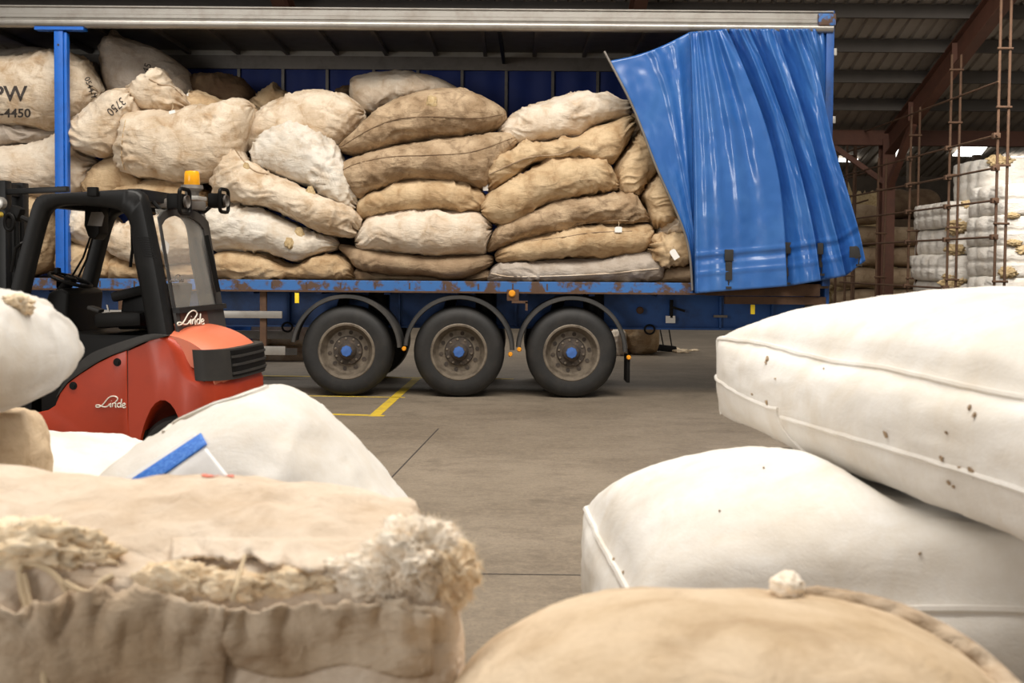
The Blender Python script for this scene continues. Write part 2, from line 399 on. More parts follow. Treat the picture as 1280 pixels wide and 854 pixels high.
# far curtain and its straps
V = []; F = []
n = 200
for i in range(n):
    x = XL+(XR-XL)*i/(n-1); y = Y1-.02+.012*math.sin(i*.9)
    V += [(x, y, ZD-.1), (x, y, z38)]
for i in range(n-1): F.append((2*i, 2*i+2, 2*i+3, 2*i+1))
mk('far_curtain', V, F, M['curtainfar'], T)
for k, px in enumerate([-30, 25, 88, 145, 202, 298, 353, 408, 466, 521, 576, 631, 689, 745, 800, 857]):
    x = X_(px, 14.9); MB().box((x-.02, Y1-.075, ZD), (x+.02, Y1-.05, z38-.02)).build('curtain_strap', M['greymetal'], T, smooth=False)
# side post
px0 = P(76, 200, Y0).x
mb = MB(); pw = .072
mb.box((px0-pw, Y0+.0, ZD-.12), (px0+pw*.45, Y0+.12, Z_(37, px=76)), 0, .01); mb.box((px0+pw*.5, Y0+.012, ZD-.1), (px0+pw, Y0+.1, Z_(40, px=76)), 0, .008)
post = mb.build('side_post', M['bluepost'], T)
MB().box((X_(46), Y0-.02, Z_(37.5, px=76)), (X_(107), Y0+.1, Z_(33.5, px=76))).build('post_head_plate', M['bluepost'], post, smooth=False)
MB().lathe([(0, 0), (.012, 0), (.012, .01), (0, .01)], (px0-.02, Y0-.006, Z_(56, px=76)), (0, 1, 0), 16).build('bolt_hole', M['ink'], post)
MB().box((px0-.12, Y0-.01, ZD-.02), (px0+.12, Y0+.02, ZD+.06), 0, .006).build('post_foot', M['rust'], post)
# rear frame
xr = XR
mb = MB(); mb.box((xr-.09, Y0+.0, ZD-.02), (xr, Y0+.12, Z_(13, px=1035)), 0, .006)
rf = mb.build('rear_frame_post', M['blue'], T)
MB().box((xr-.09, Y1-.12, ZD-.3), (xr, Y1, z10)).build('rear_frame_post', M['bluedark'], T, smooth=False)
mb = MB(); mb.box((xr-.20, Y0-.055, Z_(33, px=1035)), (xr, Y0+.0, Z_(18, px=1035)), 0, .008)
mb.build('rail_end_cap', M['rusty'], T)
for py in (65, 150, 240): MB().box((xr-.01, Y0+.01, Z_(py+4, px=1035)), (xr+.035, Y0+.07, Z_(py-5, px=1035)), 0, .005).build('door_hinge', M['aludull'], rf)
MB().box((xr-.03, Y0+.1, ZD-.25), (xr+.02, Y1-.1, z10-.1)).build('rear_door', M['blue'], T, smooth=False)
MB().box((xr-1.2, Y0+.08, ZD-.24), (xr-.02, Y0+.16, zb-.03)).build('rear_bolster', M['rust'], T, smooth=False)
# wheels
RW = .535
TY = [(.30, .03), (.33, .0), (.40, -.012), (.46, -.006), (.505, .022), (.525, .06), (.535, .09), (.535, .15), (.520, .155), (.520, .17), (.535, .175), (.535, .27), (.52, .32), (.46, .35), (.30, .33)]
def make_wheel(c, detail=True):
    c = Vector(c)
    o = MB().lathe(TY, c, (0, 1, 0), 72).build('wheel', M['tyre'], T, origin=c)
    mb = MB()
    mb.lathe([(.335, .0), (.325, -.008), (.305, -.006), (.293, .012), (.285, .04), (.262, .10), (.245, .125), (.16, .128), (.11, .105), (.0, .105)], c, (0, 1, 0), 64, 0)
    mb.lathe([(.175, .13), (.165, .095), (.11, .085), (.085, .02), (.06, .0), (0, 0)], c, (0, 1, 0), 48, 1)
    for k in range(10):
        a = 2*math.pi*k/10+.15; e = Vector((math.cos(a), 0, math.sin(a)))
        mb.lathe([(.023, .0), (.025, .004), (0, .004)], c+e*.215+Vector((0, .1215, 0)), (0, -1, 0), 14, 1)
        a += .31; e = Vector((math.cos(a), 0, math.sin(a)))
        mb.lathe([(.016, 0), (.016, .03), (.01, .036), (0, .036)], c+e*.145+Vector((0, .115, 0)), (0, -1, 0), 6, 0)
    mb.build('wheel_rim', [M['rim'], M['rimdark']], o, origin=c)
    MB().lathe([(.068, .05), (.068, .0), (.060, -.014), (.02, -.018), (0, -.018)], c, (0, 1, 0), 8).build('hub_cap', M['hubblue'], o, origin=c)
    return o
wc = []
AX = []
for px, py in ((433, 440), (573.5, 441.5), (714.5, 442.5)):
    p = P(px, py, Y0+.05); AX.append(p.x)
w0 = make_wheel((AX[0], Y0+.05, RW))
for k in (1, 2): dup(w0, T, Vector((AX[k], Y0+.05, RW))-wl(T))
for k in range(3):
    d = dup(w0, T, Vector((AX[k], Y1-.05, RW))-wl(T)); d.rotation_euler = (0, 0, math.pi)
    MB().tube([(AX[k], Y0+.3, RW), (AX[k], Y1-.3, RW)], .075, n=12).build('axle', M['black'], T)
    mb = MB(); mb.bar((AX[k]-.12, 13.2, ZD-.2), (AX[k]-.3, 13.15, .5), .1, .12); mb.bar((AX[k]-.3, 13.15, .5), (AX[k]+.1, 13.15, .46), .1, .08)
    mb.tube([(AX[k]+.3, 13.2, .5), (AX[k]+.3, 13.2, ZD-.15)], .13, n=14)
    mb.build('suspension_arm', M['black'], T)
# mudguards
def mudguard(xc, a0, a1):
    V = []; n = 40; prof = [(.652, .36), (.652, .02), (.649, -.01), (.635, -.03), (.605, -.03), (.597, -.02), (.597, .0), (.625, .012), (.63, .36)]; k = len(prof); F = []
    for i in range(n+1):
        a = R(a0+(a1-a0)*i/n)
        for r, h in prof: V.append((xc+r*math.cos(a), Y0+.03+h, RW+.02+r*math.sin(a)))
    for i in range(n):
        for j in range(k): F.append((i*k+j, i*k+(j+1) % k, (i+1)*k+(j+1) % k, (i+1)*k+j))
    F += [tuple(range(k)), tuple(n*k+j for j in range(k))]
    return MB().add(V, F).build('mudguard', M['guard'], T, sharp=40)
mudguard(AX[0], 3, 172); mudguard(AX[1], 1, 175); g3 = mudguard(AX[2], 0, 176)
def disc(name, px, py, r, mat, par, Y=Y0-.02): return MB().lathe([(0, -.02), (r*.7, -.02), (r, -.008), (r, .02), (0, .02)], P(px, py, Y), (0, 1, 0), 20).build(name, M[mat], par)
for px, py in ((505, 436), (638, 443), (649, 437), (786, 447)): disc('side_marker', px, py, .027, 'amberdim', T)
MB().box((X_(785), Y0, Z_(477)), (X_(789), Y0+.34, Z_(443)), 0, .004).build('mud_flap', M['black'], T)
# side guard planks
for (a, b_, y0, y1) in ((60, 352, 389, 398), (60, 356, 433, 444)):
    MB().box((X_(a), Y0+.02, Z_(y1, px=320)), (X_(b_), Y0+.055, Z_(y0, px=320)), 0, .006).build('side_guard_plank', M['alu'], T)
for px in (328, 150): MB().box((X_(px)-.045, Y0+.056, Z_(441, px=320)), (X_(px)+.03, Y0+.12, zb), 0, .006).build('side_guard_post', M['rust'], T)
MB().box((X_(60, Y1), Y1-.06, Z_(425, Y1)), (X_(372, Y1), Y1-.02, Z_(415, Y1))).build('side_guard_plank', M['greymetal'], T, smooth=False)
MB().box((X_(60, Y1), Y1-.06, Z_(445, Y1)), (X_(372, Y1), Y1-.02, Z_(437, Y1))).build('side_guard_plank', M['greymetal'], T, smooth=False)
# small fittings
for (px, y0, y1) in ((371, 366, 379), (942, 381, 393)):
    MB().box((X_(px-2.6), Y0+.0, Z_(y1, px=px)), (X_(px+2.6), Y0+.03, Z_(y0, px=px)), 0, .004).build('side_reflector', M['yellowbright'], T)
for px, py, r in ((359, 409, .055), (812, 412, .055)):
    c = P(px, py, 13.1); MB().tube([c+Vector((r*1.1*math.cos(a), 0, r*math.sin(a))) for a in np.linspace(0, 2*math.pi, 25)], .012).build('tie_ring', M['black'], T)
mb = MB(); mb.box((X_(634), Y0-.03, Z_(376, px=640)), (X_(649), Y0+.05, Z_(362, px=640)), 0, .006); mb.box((X_(640), Y0-.03, Z_(379, px=640)), (X_(660), Y0+.0, Z_(376, px=640))); mb.box((X_(657), Y0-.03, Z_(388, px=640)), (X_(660), Y0, Z_(377, px=640)))
mb.build('side_latch', M['rust'], T)
disc('side_marker', 640, 367, .04, 'amberdim', T, Y0-.035)
mb = MB(); mb.box((X_(838, 13.12), 13.1, Z_(398, 13.1, 840)), (X_(842, 13.12), 13.16, Z_(375, 13.1, 840)), 0, .005); mb.bar(P(840, 384, 13.1), P(856, 389, 13.1), .03, .03)
mb.build('air_valve', M['black'], T)
MB().box((X_(833, 13.1), 13.1, Z_(404, 13.1, 840)), (X_(845, 13.1), 13.11, Z_(395, 13.1, 840))).build('chassis_label', M['paper'], T, smooth=False)
disc('chassis_plug', 800, 388, .045, 'rust', T, 13.1)
MB().box((X_(893, 13.1), 13.09, Z_(397, 13.1, 900)), (X_(910, 13.1), 13.13, Z_(394, 13.1, 900))).build('chassis_bracket', M['greymetal'], T, smooth=False)
# gathered near curtain
def curtain():
    nv = 110
    LN = [[(762, 76), (792, 135), (822, 212), (850, 275), (862, 315), (866, 366)],
          [(862, 40), (864, 120), (866, 250), (867, 367)],
          [(908, 36), (930, 85), (955, 150), (972, 215), (980, 280), (984, 358)],
          [(936, 36), (960, 95), (985, 165), (1005, 235), (1018, 295), (1026, 351)],
          [(968, 36), (990, 100), (1012, 170), (1034, 250), (1048, 305), (1057, 345)],
          [(1002, 36), (1022, 90), (1042, 180), (1060, 240), (1074, 290), (1082, 326)],
          [(1032, 36), (1033, 100), (1034, 180), (1040, 250), (1052, 300), (1060, 338)]]
    LN = [resample(crom([(a, b_, 0) for a, b_ in l], 8, closed=False), 0) for l in LN]
    ncol = [46, 70, 34, 36, 36, 22]; V = []; UV = []; nu = sum(ncol)
    def nz(a, b_, c): return noise.noise((a, b_, c))
    for j in range(nv):
        t = j/(nv-1); P_ = [l(t) for l in LN]; col = 0
        for k in range(6):
            for i in range(ncol[k]):
                x = i/(ncol[k]-1); p = P_[k]*(1-x)+P_[k+1]*x
                s_ = (k+x)
                if k == 0:
                    p = p+np.array([2.5*x*(t > .02), 0, 0]); sagt = 16*math.sin(math.pi*min(1, x))*max(0, 1-t*5); p = p+np.array([0, sagt*.35, 0])
                    f = .05*(1-x)**1.5+.012+.03*math.exp(-((x-.55-.25*t)/.07)**2)*(1-t)+.02*math.exp(-((x-.8)/.05)**2)*(1-t)**.5+.012*nz(x*4, t*5, 3)
                elif k == 1:
                    rise = min(1, x/.035); f = .03+.10*rise**.6+.012*math.exp(-((x-.03)/.02)**2)
                    f += (.022*math.exp(-((x-.30)/.05)**2)+.030*math.exp(-((x-.52)/.06)**2)+.022*math.exp(-((x-.16)/.035)**2))*(1-.75*t)
                    f += .03*x*x+.03*math.exp(-((x-.80)/.07)**2)*max(0, 1-t*1.5)
                    f += .014*nz(x*5, t*4, 7)-.03*math.exp(-((x-.67)/.06)**2)*(1-t)
                elif k < 5:
                    f = -.02+.17*x**.75+.018*nz(x*3+k*5, t*4, 9)+.03*math.exp(-((x-.45)/.14)**2)*(1-.8*t)
                    if i == 0: p = p-np.array([4, 0, 0])
                    u_end = {2: .34, 3: .42, 4: .25}[k]
                    f += .045*math.exp(-((x-.62)/.11)**2)*(1/(1+math.exp((t-u_end)*38)))
                else: f = .10*(1-x)-.04+.01*nz(x*3, t*5, 2)
                if t < .10 and k > 0: f += .025*(1-t/.10)*math.sin(x*19+k*2)
                f += .004*nz(s_*9, t*22, 5)+.006*nz(s_*3.5, t*9, 8)
                if k > 0:
                    for th in (.855, .925): f += .010*math.exp(-((t-th+.004*nz(s_*4, 1, 1))/.007)**2)
                    f -= .012*math.exp(-((t-.875)/.012)**2)
                q = P(p[0], p[1], Y0-.02-f*1.6); V.append(q); UV.append((s_/6, t))
    F = [(j*nu+i, j*nu+i+1, (j+1)*nu+i+1, (j+1)*nu+i) for j in range(nv-1) for i in range(nu-1)]
    o = mk('side_curtain', V, F, M['curtain'], T, uv=UV)
    sol = o.modifiers.new('thickness', 'SOLIDIFY'); sol.thickness = .006; sol.offset = 1
    return o, np.array([tuple(v) for v in V]).reshape(nv, nu, 3)
cur, CG = curtain()
left = [Vector(CG[j, 0])+Vector((-.005, -.01, 0)) for j in range(0, 110, 4)]
d0 = (left[0]-left[2]).normalized()
MB().tube([left[0]+d0*.12]+left, .014, n=10).build('curtain_pole', M['greymetal'], cur)
B = bvh(cur)
def snap_to(Bv, px, py, off=.006):
    d = ray(px, py).normalized(); h = Bv.ray_cast(EYE, d)
    return (h[0]-d*off) if h[0] else None
for (pts, wd) in (([(911, 312), (911, 330), (911, 350), (911, 364)], .075), ([(984, 303), (983, 320), (984, 345)], .06), ([(1025, 304), (1026, 320), (1027, 334)], .05), ([(1068, 308), (1074, 322), (1077, 335)], .09)):
    pp = [snap_to(B, *q, off=.012) for q in pts]; pp = [q for q in pp if q]
    mb = MB()
    for a, b_ in zip(pp[:-1], pp[1:]): mb.bar(a, b_, wd, .012, upv=(0, -1, 0))
    if pp: mb.bar(pp[0]+Vector((0, -.012, .0)), pp[0]+Vector((0, -.012, -.13)), wd*1.3, .025, upv=(0, -1, 0), bev=.004)
    e = pp[-1]; mb.tube([e, e+Vector((.0, .02, -.08))], .008); mb.box(e+Vector((-.03, -.02, -.1)), e+Vector((.03, .02, -.075)))
    mb.build('buckle_strap', M['greyplastic'], cur)
# ------------------------------------------------------------------ sacks
def sack_mesh(name, poly, Y, D, mat, seed=0, wr=1.0, nu=120, nv=84, n_exp=2.35, lean=0.0, label=None, cat=None, group=None, parent=None, bulge=3.2, gather=1.0):
    dense = crom([(p[0], p[1], 0) for p in poly], 12)
    A = np.array([(p.x, p.y) for p in dense]); k = len(A)
    d2 = ((A[:, None]-A[None])**2).sum(-1); i0, i1 = np.unravel_index(np.argmax(d2), d2.shape)
    if A[i0, 0] > A[i1, 0]: i0, i1 = i1, i0
    ch1 = [A[(i0+j) % k] for j in range((i1-i0) % k+1)]; ch2 = [A[(i0-j) % k] for j in range((i0-i1) % k+1)]
    c1, c2 = resample(ch1, 0), resample(ch2, 0)
    us = .5-.5*np.cos(np.linspace(0, math.pi, nu)); us = .15*np.linspace(0, 1, nu)+.85*us
    T1, T2 = c1(us), c2(us)
    px2m = Y/FPX; Lm = math.sqrt(d2[i0, i1])*px2m
    V = np.zeros((nu, nv, 3)); ph = np.linspace(0, 2*math.pi, nv, endpoint=False)
    cs, sn = np.cos(ph), np.sin(ph); e = 2/n_exp
    cs = np.sign(cs)*np.abs(cs)**e; sn = np.sign(sn)*np.abs(sn)**e
    for i in range(nu):
        a = P(T1[i, 0], T1[i, 1], Y); b_ = P(T2[i, 0], T2[i, 1], Y); c = (a+b_)/2; h = (a-b_)/2
        Dp = D*max(0.0, 1-abs(2*us[i]-1)**bulge)**.5
        Dp = min(Dp, .03+h.length*2.6) if D > .3 else Dp
        for j in range(nv): V[i, j] = tuple(c+h*cs[j]+Vector((0, -1, 0))*Dp*sn[j])
        V[i, :, 1] += lean*(us[i]-.5)
    du = np.gradient(V, axis=0); dv = np.roll(V, -1, 1)-np.roll(V, 1, 1)
    nn = np.cross(du, dv); ln = np.linalg.norm(nn, axis=-1, keepdims=True); nn = nn/np.maximum(ln, 1e-9)
    cen = V.mean((0, 1)); sgn = np.sign(((V-cen)*nn).sum()); nn *= sgn
    rnd = random.Random(seed); ang = rnd.uniform(-.9, .9); ca, sa = math.cos(ang), math.sin(ang)
    so = seed*7.31
    ga, gb = rnd.uniform(.5, 1.3)*gather, rnd.uniform(.5, 1.3)*gather
    for i in range(nu):
        u = us[i]; env = min(1, 6*min(u, 1-u))
        for j in range(nv):
            p = V[i, j]; q = Vector((p[0]*2.6+so, p[1]*2.6, p[2]*2.6))
            d = .032*noise.noise(q)*env
            x = (p[0]*ca+p[2]*sa); z = (-p[0]*sa+p[2]*ca)
            r = max(0, 1-abs(noise.noise((x*2.6+so, z*11+1.8*noise.noise(q*1.2), p[1]*3)))*3.2)**1.6; r2 = max(0, 1-abs(noise.noise((z*3.5-so, x*9+1.5*noise.noise(q*1.4), p[1]*3)))*3.4)**1.6
            amp = max(0, noise.noise((p[0]*2.1-so, p[2]*2.1, p[1]*2+3))*1.6+.35)
            amp2 = max(0, noise.noise((p[0]*1.8+so*2, p[2]*2.4, 8))*1.8+.25)
            d += (.036*amp*r+.028*amp2*r2-.008)*env
            d += .007*noise.noise(q*5.5)*env
            for (dist, gg) in ((u*Lm, ga), ((1-u)*Lm, gb)):
                g = math.exp(-(dist/.13)**1.5)*min(1, dist/.035)
                if g > .02: d += .016*gg*g*math.sin(ph[j]*11+4*noise.noise((ph[j]*1.5, so, dist*5)))
            V[i, j] = p+nn[i, j]*d*wr
    F = [(i*nv+j, i*nv+(j+1) % nv, (i+1)*nv+(j+1) % nv, (i+1)*nv+j) for i in range(nu-1) for j in range(nv)]
    F += [tuple(range(nv)), tuple((nu-1)*nv+j for j in range(nv))]
    if sgn < 0 or True:
        # make outward winding
        v0, v1, v2 = V[nu//2, 0], V[nu//2, 1], V[nu//2+1, 0]
        fn = np.cross(v1-v0, v2-v0)
        if (fn*nn[nu//2, 0]).sum() < 0: F = [f[::-1] for f in F]
    o = mk(name, V.reshape(-1, 3), F, M[mat] if isinstance(mat, str) else mat, parent)
    return tag(o, label, cat, group)
BV = {}
def tube_on(o, name, pts, r, mat, off=.0, raw=False):
    B_ = BV.setdefault(o.name, bvh(o)); out = []
    for p in crom([(a, b_, 0) for a, b_ in pts], 6, closed=False):
        h = B_.ray_cast(EYE, ray(p.x, p.y).normalized())
        if h[0]: out.append(h[0]-ray(p.x, p.y).normalized()*off)
    if len(out) < 2: return None
    return MB().tube(out, r, n=6).build(name, M[mat], o)
def fit_text(o, s, px, py, hpx, rot, wid=1.0, name='stencil_lettering', mat='ink', bold=.02, rise=.006, par=None):
    cu = bpy.data.curves.new('t', 'FONT'); cu.body = s; cu.align_x = 'CENTER'; cu.align_y = 'CENTER'; cu.offset = bold; cu.resolution_u = 3
    to = bpy.data.objects.new('t', cu); C.objects.link(to)
    dg = bpy.context.evaluated_depsgraph_get(); me = bpy.data.meshes.new_from_object(to.evaluated_get(dg))
    bm = bmesh.new(); bm.from_mesh(me); bmesh.ops.triangulate(bm, faces=bm.faces)
    for _ in range(3):
        es = [e for e in bm.edges if e.calc_length() > .12]
        if es: bmesh.ops.subdivide_edges(bm, edges=es, cuts=1)
        bmesh.ops.triangulate(bm, faces=bm.faces)
    bpy.data.objects.remove(to)
    B_ = BV.setdefault(o.name, bvh(o)); k = hpx/.72; cr, sr = math.cos(R(rot)), math.sin(R(rot)); V = []; bad = False
    bm.verts.index_update()
    for v in bm.verts:
        x, y = v.co.x*k*wid, -v.co.y*k; d = ray(px+x*cr-y*sr, py+x*sr+y*cr).normalized()
        h = B_.ray_cast(EYE, d)
        if h[0] is None: bad = True; V.append(None)
        else: V.append(h[0]-d*rise)
    F = [tuple(x.index for x in f.verts) for f in bm.faces]; bm.free()
    F = [f for f in F if all(V[i] is not None for i in f)]
    V = [v if v is not None else wl(o) for v in V]
    return mk(name, V, F, M[mat], par or o, smooth=False)
GRP = 'wool sacks loaded on the trailer'
SACKS = {}
def S(key, label, poly, Y, D, mat, wr=1.0, **kw):
    seed = len(SACKS)+1
    o = sack_mesh('wool_sack', poly, Y, D, mat, seed, wr, label=label, cat='sack', group=GRP, **kw)
    SACKS[key] = o; return o
# back layer
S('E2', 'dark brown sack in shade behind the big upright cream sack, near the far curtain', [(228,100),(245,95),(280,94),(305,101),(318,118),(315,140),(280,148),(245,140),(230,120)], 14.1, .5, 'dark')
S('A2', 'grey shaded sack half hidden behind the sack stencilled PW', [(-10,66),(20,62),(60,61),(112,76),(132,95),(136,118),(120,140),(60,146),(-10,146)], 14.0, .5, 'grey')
S('F', 'brownish sack with a pinched pointed corner peeking over the rounded cream sack', [(320,132),(331,115),(345,104),(350,112),(362,117),(372,126),(366,148),(338,152),(322,145)], 14.0, .45, 'tan')
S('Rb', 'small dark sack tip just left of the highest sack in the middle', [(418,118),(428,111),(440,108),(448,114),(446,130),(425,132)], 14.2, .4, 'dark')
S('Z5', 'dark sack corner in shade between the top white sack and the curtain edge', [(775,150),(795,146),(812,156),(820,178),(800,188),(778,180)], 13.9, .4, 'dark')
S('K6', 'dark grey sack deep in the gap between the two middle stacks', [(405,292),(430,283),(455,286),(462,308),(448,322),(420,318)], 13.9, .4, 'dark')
S('B', 'pale grey sack standing upright with one peaked corner touching the roof rail', [(142,38),(150,45),(163,50),(196,61),(222,76),(240,96),(240,125),(200,140),(155,135),(137,110),(134,84),(136,64)], 13.7, .5, 'grey', .9)
S('R', 'pale sack lying topmost of the middle stack, next under the roof', [(440,112),(443,99),(475,92),(510,92),(545,98),(574,112),(575,126),(505,136),(465,146),(448,138),(440,126)], 13.7, .5, 'pale')
S('gap1', 'dark filler sack added as shade in the gap directly behind the amber beacon', [(232,235),(245,222),(275,215),(300,200),(305,225),(285,262),(240,268)], 13.9, .4, 'dark')  # filler sack in dark cloth, the gap's shade put into its colour
S('gap2', 'dark filler sack added as shade in the gap left of the white diagonal sack', [(295,175),(308,150),(325,150),(345,170),(345,205),(325,225),(300,205)], 13.95, .4, 'dark')  # also a filler: dark cloth stands in for shade between the sacks
# left group
S('A', 'cream sack stencilled PW and 4450 behind the blue side post', [(-60,110),(-40,80),(0,72),(38,69),(85,66),(106,76),(119,97),(124,120),(112,143),(94,162),(45,163),(0,158),(-50,150)], 13.18, .5, 'cream')
S('G', 'dark dusty sack squeezed flat under the sack stencilled PW', [(-40,158),(40,158),(80,163),(88,168),(60,181),(0,186),(-40,186)], 13.3, .45, 'grey')
S('H', 'pale sack with gathered folds beside the blue post, above the forklift roof', [(-50,190),(0,183),(40,180),(72,173),(92,174),(106,190),(121,205),(119,225),(108,243),(60,250),(0,250),(-50,245)], 13.18, .48, 'pale', 1.2, gather=2)
S('I', 'tan sack wedged low between the upright cream sack and the gathered pale sack', [(112,240),(117,222),(130,203),(150,192),(168,198),(182,222),(200,230),(190,250),(150,256),(118,252)], 13.25, .45, 'tan')
S('J', 'flattened brown sack squashed under the big upright cream sack', [(148,236),(180,226),(230,226),(255,238),(270,255),(240,266),(180,268),(148,256)], 13.2, .45, 'tan')
S('D', 'small tied sack head with a twisted topknot and paper tag', [(160,114),(173,105),(186,97),(200,91),(206,86),(211,97),(222,110),(232,122),(236,136),(215,144),(190,141),(172,133)], 13.1, .4, 'cream', 1.2, gather=2)
S('C', 'stained cream sack stencilled 3750 lying slanted', [(91,177),(94,160),(112,136),(138,116),(158,112),(171,120),(178,140),(168,168),(150,190),(138,197),(118,195),(100,188)], 12.95, .42, 'cream', 1.2)
S('E3', 'small brown sack lump behind the stitched rim of the big upright cream sack', [(238,120),(250,115),(270,122),(280,132),(272,146),(240,146)], 13.4, .35, 'tan')
S('E', 'big upright cream sack with stitched left edge, above the amber beacon', [(155,152),(160,139),(185,138),(215,140),(240,137),(270,130),(295,123),(312,128),(319,142),(316,165),(308,190),(299,214),(270,229),(230,229),(190,225),(162,218),(150,205),(151,180)], 12.95, .48, 'cream', 1.1)
S('K1', 'stained tan sack on the deck behind the forklift mast, left of the blue post', [(-40,255),(20,245),(60,246),(70,290),(68,335),(20,351),(-40,351)], 13.2, .48, 'tan')
S('K2', 'white sack seen through the forklift cab, right of the blue post', [(84,285),(92,268),(108,258),(135,264),(152,300),(140,312),(115,307),(95,300)], 13.0, .45, 'pale')
S('K3', 'yellowish stained sack on the deck seen through the forklift cab', [(82,322),(88,306),(102,299),(130,305),(152,318),(154,348),(120,351),(84,350)], 13.05, .45, 'tan')
S('K4', 'round tied sack seen through the forklift rear window', [(140,300),(155,282),(180,274),(208,266),(235,268),(252,284),(258,308),(248,325),(215,332),(175,330),(148,318)], 12.95, .45, 'cream', 1.4, gather=2)
S('K5', 'brown stained sack on the deck under the round tied sack', [(132,340),(140,320),(165,322),(200,330),(240,328),(268,332),(278,351),(200,352),(140,352)], 13.1, .48, 'tan')
# second stack
S('Q', 'rounded cream sack over the white diagonal sack, second stack', [(309,182),(312,157),(333,135),(365,121),(400,116),(428,119),(445,127),(456,146),(442,168),(425,186),(395,190),(350,185),(322,196)], 13.25, .48, 'cream')
S('L', 'long white sack with brown patches, second from the deck right of the forklift', [(258,280),(262,262),(275,254),(307,258),(340,266),(370,277),(395,291),(418,298),(422,310),(398,320),(370,327),(348,322),(330,315),(276,315),(262,300)], 12.98, .48, 'offwhite', 1.4)
S('M', 'dirty tan crumpled sack on the deck right of the forklift rear', [(262,335),(276,315),(330,315),(350,324),(372,328),(398,319),(425,316),(438,325),(444,340),(438,351),(276,352)], 13.05, .48, 'tan', 1.5)
S('O', 'white diagonal sack slumped over the long tied sack', [(318,193),(324,177),(343,162),(363,151),(380,153),(400,167),(425,185),(434,205),(446,235),(448,256),(438,264),(420,256),(390,238),(365,232),(335,218),(322,206)], 12.95, .42, 'offwhite', 1.5, gather=1.6)
S('N', 'long cream sack with a pointed corner and crumpled torn end, right of the beacon', [(290,179),(300,186),(320,206),(343,219),(370,231),(400,243),(425,253),(445,262),(449,278),(440,292),(417,296),(390,287),(342,264),(305,256),(274,244),(270,224),(275,204),(284,190)], 12.8, .36, 'cream', 1.6, gather=2)
# middle stack
S('S1', 'stained tan sack with a long dark side seam, upper of two in the middle stack', [(424,185),(450,160),(480,134),(510,120),(540,114),(575,113),(600,120),(618,129),(632,141),(630,155),(610,167),(560,175),(510,182),(475,190),(445,196)], 12.98, .48, 'jute', .7)
S('S2', 'dark stained jute sack with a long side seam, lower of two in the middle stack', [(421,215),(440,198),(475,187),(520,179),(570,173),(612,167),(640,168),(648,177),(635,196),(618,221),(603,237),(575,232),(510,229),(475,239),(452,250),(437,237)], 12.95, .48, 'jute', .7)
S('T1', 'smooth tan sack under the dark jute sack, with a white tag at its right', [(448,268),(450,252),(467,241),(478,239),(492,231),(514,226),(553,226),(577,230),(605,241),(604,266),(545,268),(498,270),(464,274),(451,282)], 13.02, .48, 'tan', .9)
S('T2', 'plump pale sack with gathered left end, middle stack second above the deck', [(447,305),(453,283),(467,269),(495,266),(530,262),(565,264),(597,265),(613,283),(610,308),(600,319),(545,321),(483,315),(459,315)], 12.95, .48, 'pale', 1.0, gather=1.8)
S('T3', 'brown sack pressed flat under the plump pale sack', [(423,307),(444,308),(483,313),(545,319),(608,318),(615,330),(592,345),(566,352),(530,346),(483,344),(451,336),(436,322)], 13.02, .48, 'brown', .7)
S('T4', 'thin brown sack lying lowest on the deck in the middle stack', [(442,348),(448,335),(470,340),(520,342),(570,346),(608,336),(616,350),(560,353),(445,353)], 13.1, .46, 'brown', .7)
# right stack
S('U', 'pale sack topmost of the right stack with creases across', [(624,165),(635,150),(660,135),(690,125),(723,118),(753,121),(781,127),(788,136),(783,150),(748,160),(720,176),(680,182),(655,186),(632,180)], 13.1, .48, 'pale', 1.2)
S('Z4', 'pale brown sack leaning upright beside the curtain edge', [(766,215),(780,190),(800,163),(810,172),(822,208),(804,233),(790,246),(770,238)], 13.0, .42, 'tan', 1.2)
S('V', 'golden tan sack with puckered ties along its top, right stack', [(606,220),(610,207),(638,188),(660,180),(693,177),(722,172),(738,159),(775,149),(791,152),(787,170),(768,206),(745,206),(723,200),(685,206),(660,214),(630,232),(612,238)], 12.92, .42, 'tan', 1.5, gather=1.8)
S('W', 'bent pinkish tan sack humped over the right stack, fourth from the deck', [(602,258),(610,240),(635,226),(673,205),(705,195),(735,195),(758,204),(769,222),(772,236),(760,240),(730,245),(687,255),(643,277),(622,281),(607,273)], 12.85, .42, 'tan', 1.3)
S('Z3', 'tan sack standing behind the curtain edge with knotted lower end', [(799,243),(818,221),(830,218),(843,245),(850,266),(834,281),(821,286),(810,276),(805,260)], 12.95, .42, 'tan', 1.2)
S('Z2', 'small pale sack end tucked under the knotted sack at the curtain', [(820,288),(840,268),(852,269),(864,285),(868,296),(829,297)], 13.05, .42, 'pale', 1.3)
S('Xs', 'arched jute sack with patched underside, third from the deck in the right stack', [(609,314),(620,285),(658,266),(687,253),(721,246),(747,242),(781,242),(797,250),(808,266),(814,276),(778,283),(731,283),(700,291),(674,296),(635,308)], 12.95, .46, 'jute', 1.0)
S('Y1', 'orange tan sack with a small white tag, second from the deck in the right stack', [(621,316),(635,305),(680,292),(721,282),(755,281),(794,279),(812,282),(816,293),(810,309),(794,318),(747,323),(700,324),(643,330),(622,326)], 12.95, .47, 'tan', 1.1)
S('Z1', 'tied sack end with a dangling white paper tag beside the curtain', [(809,314),(813,300),(825,292),(857,290),(874,300),(876,326),(841,334),(822,331)], 12.92, .42, 'tan', 1.4, gather=2)
S('Y2', 'grey-brown jute sack with a pale seam lying lowest in the right stack', [(611,342),(627,327),(674,324),(750,322),(808,314),(826,326),(828,336),(817,353),(700,354),(618,353)], 13.0, .48, 'grey', .7)
S('Y3', 'brown sack on the deck running behind the curtain hem', [(814,353),(824,338),(841,331),(880,327),(884,354)], 13.05, .46, 'brown', .8)
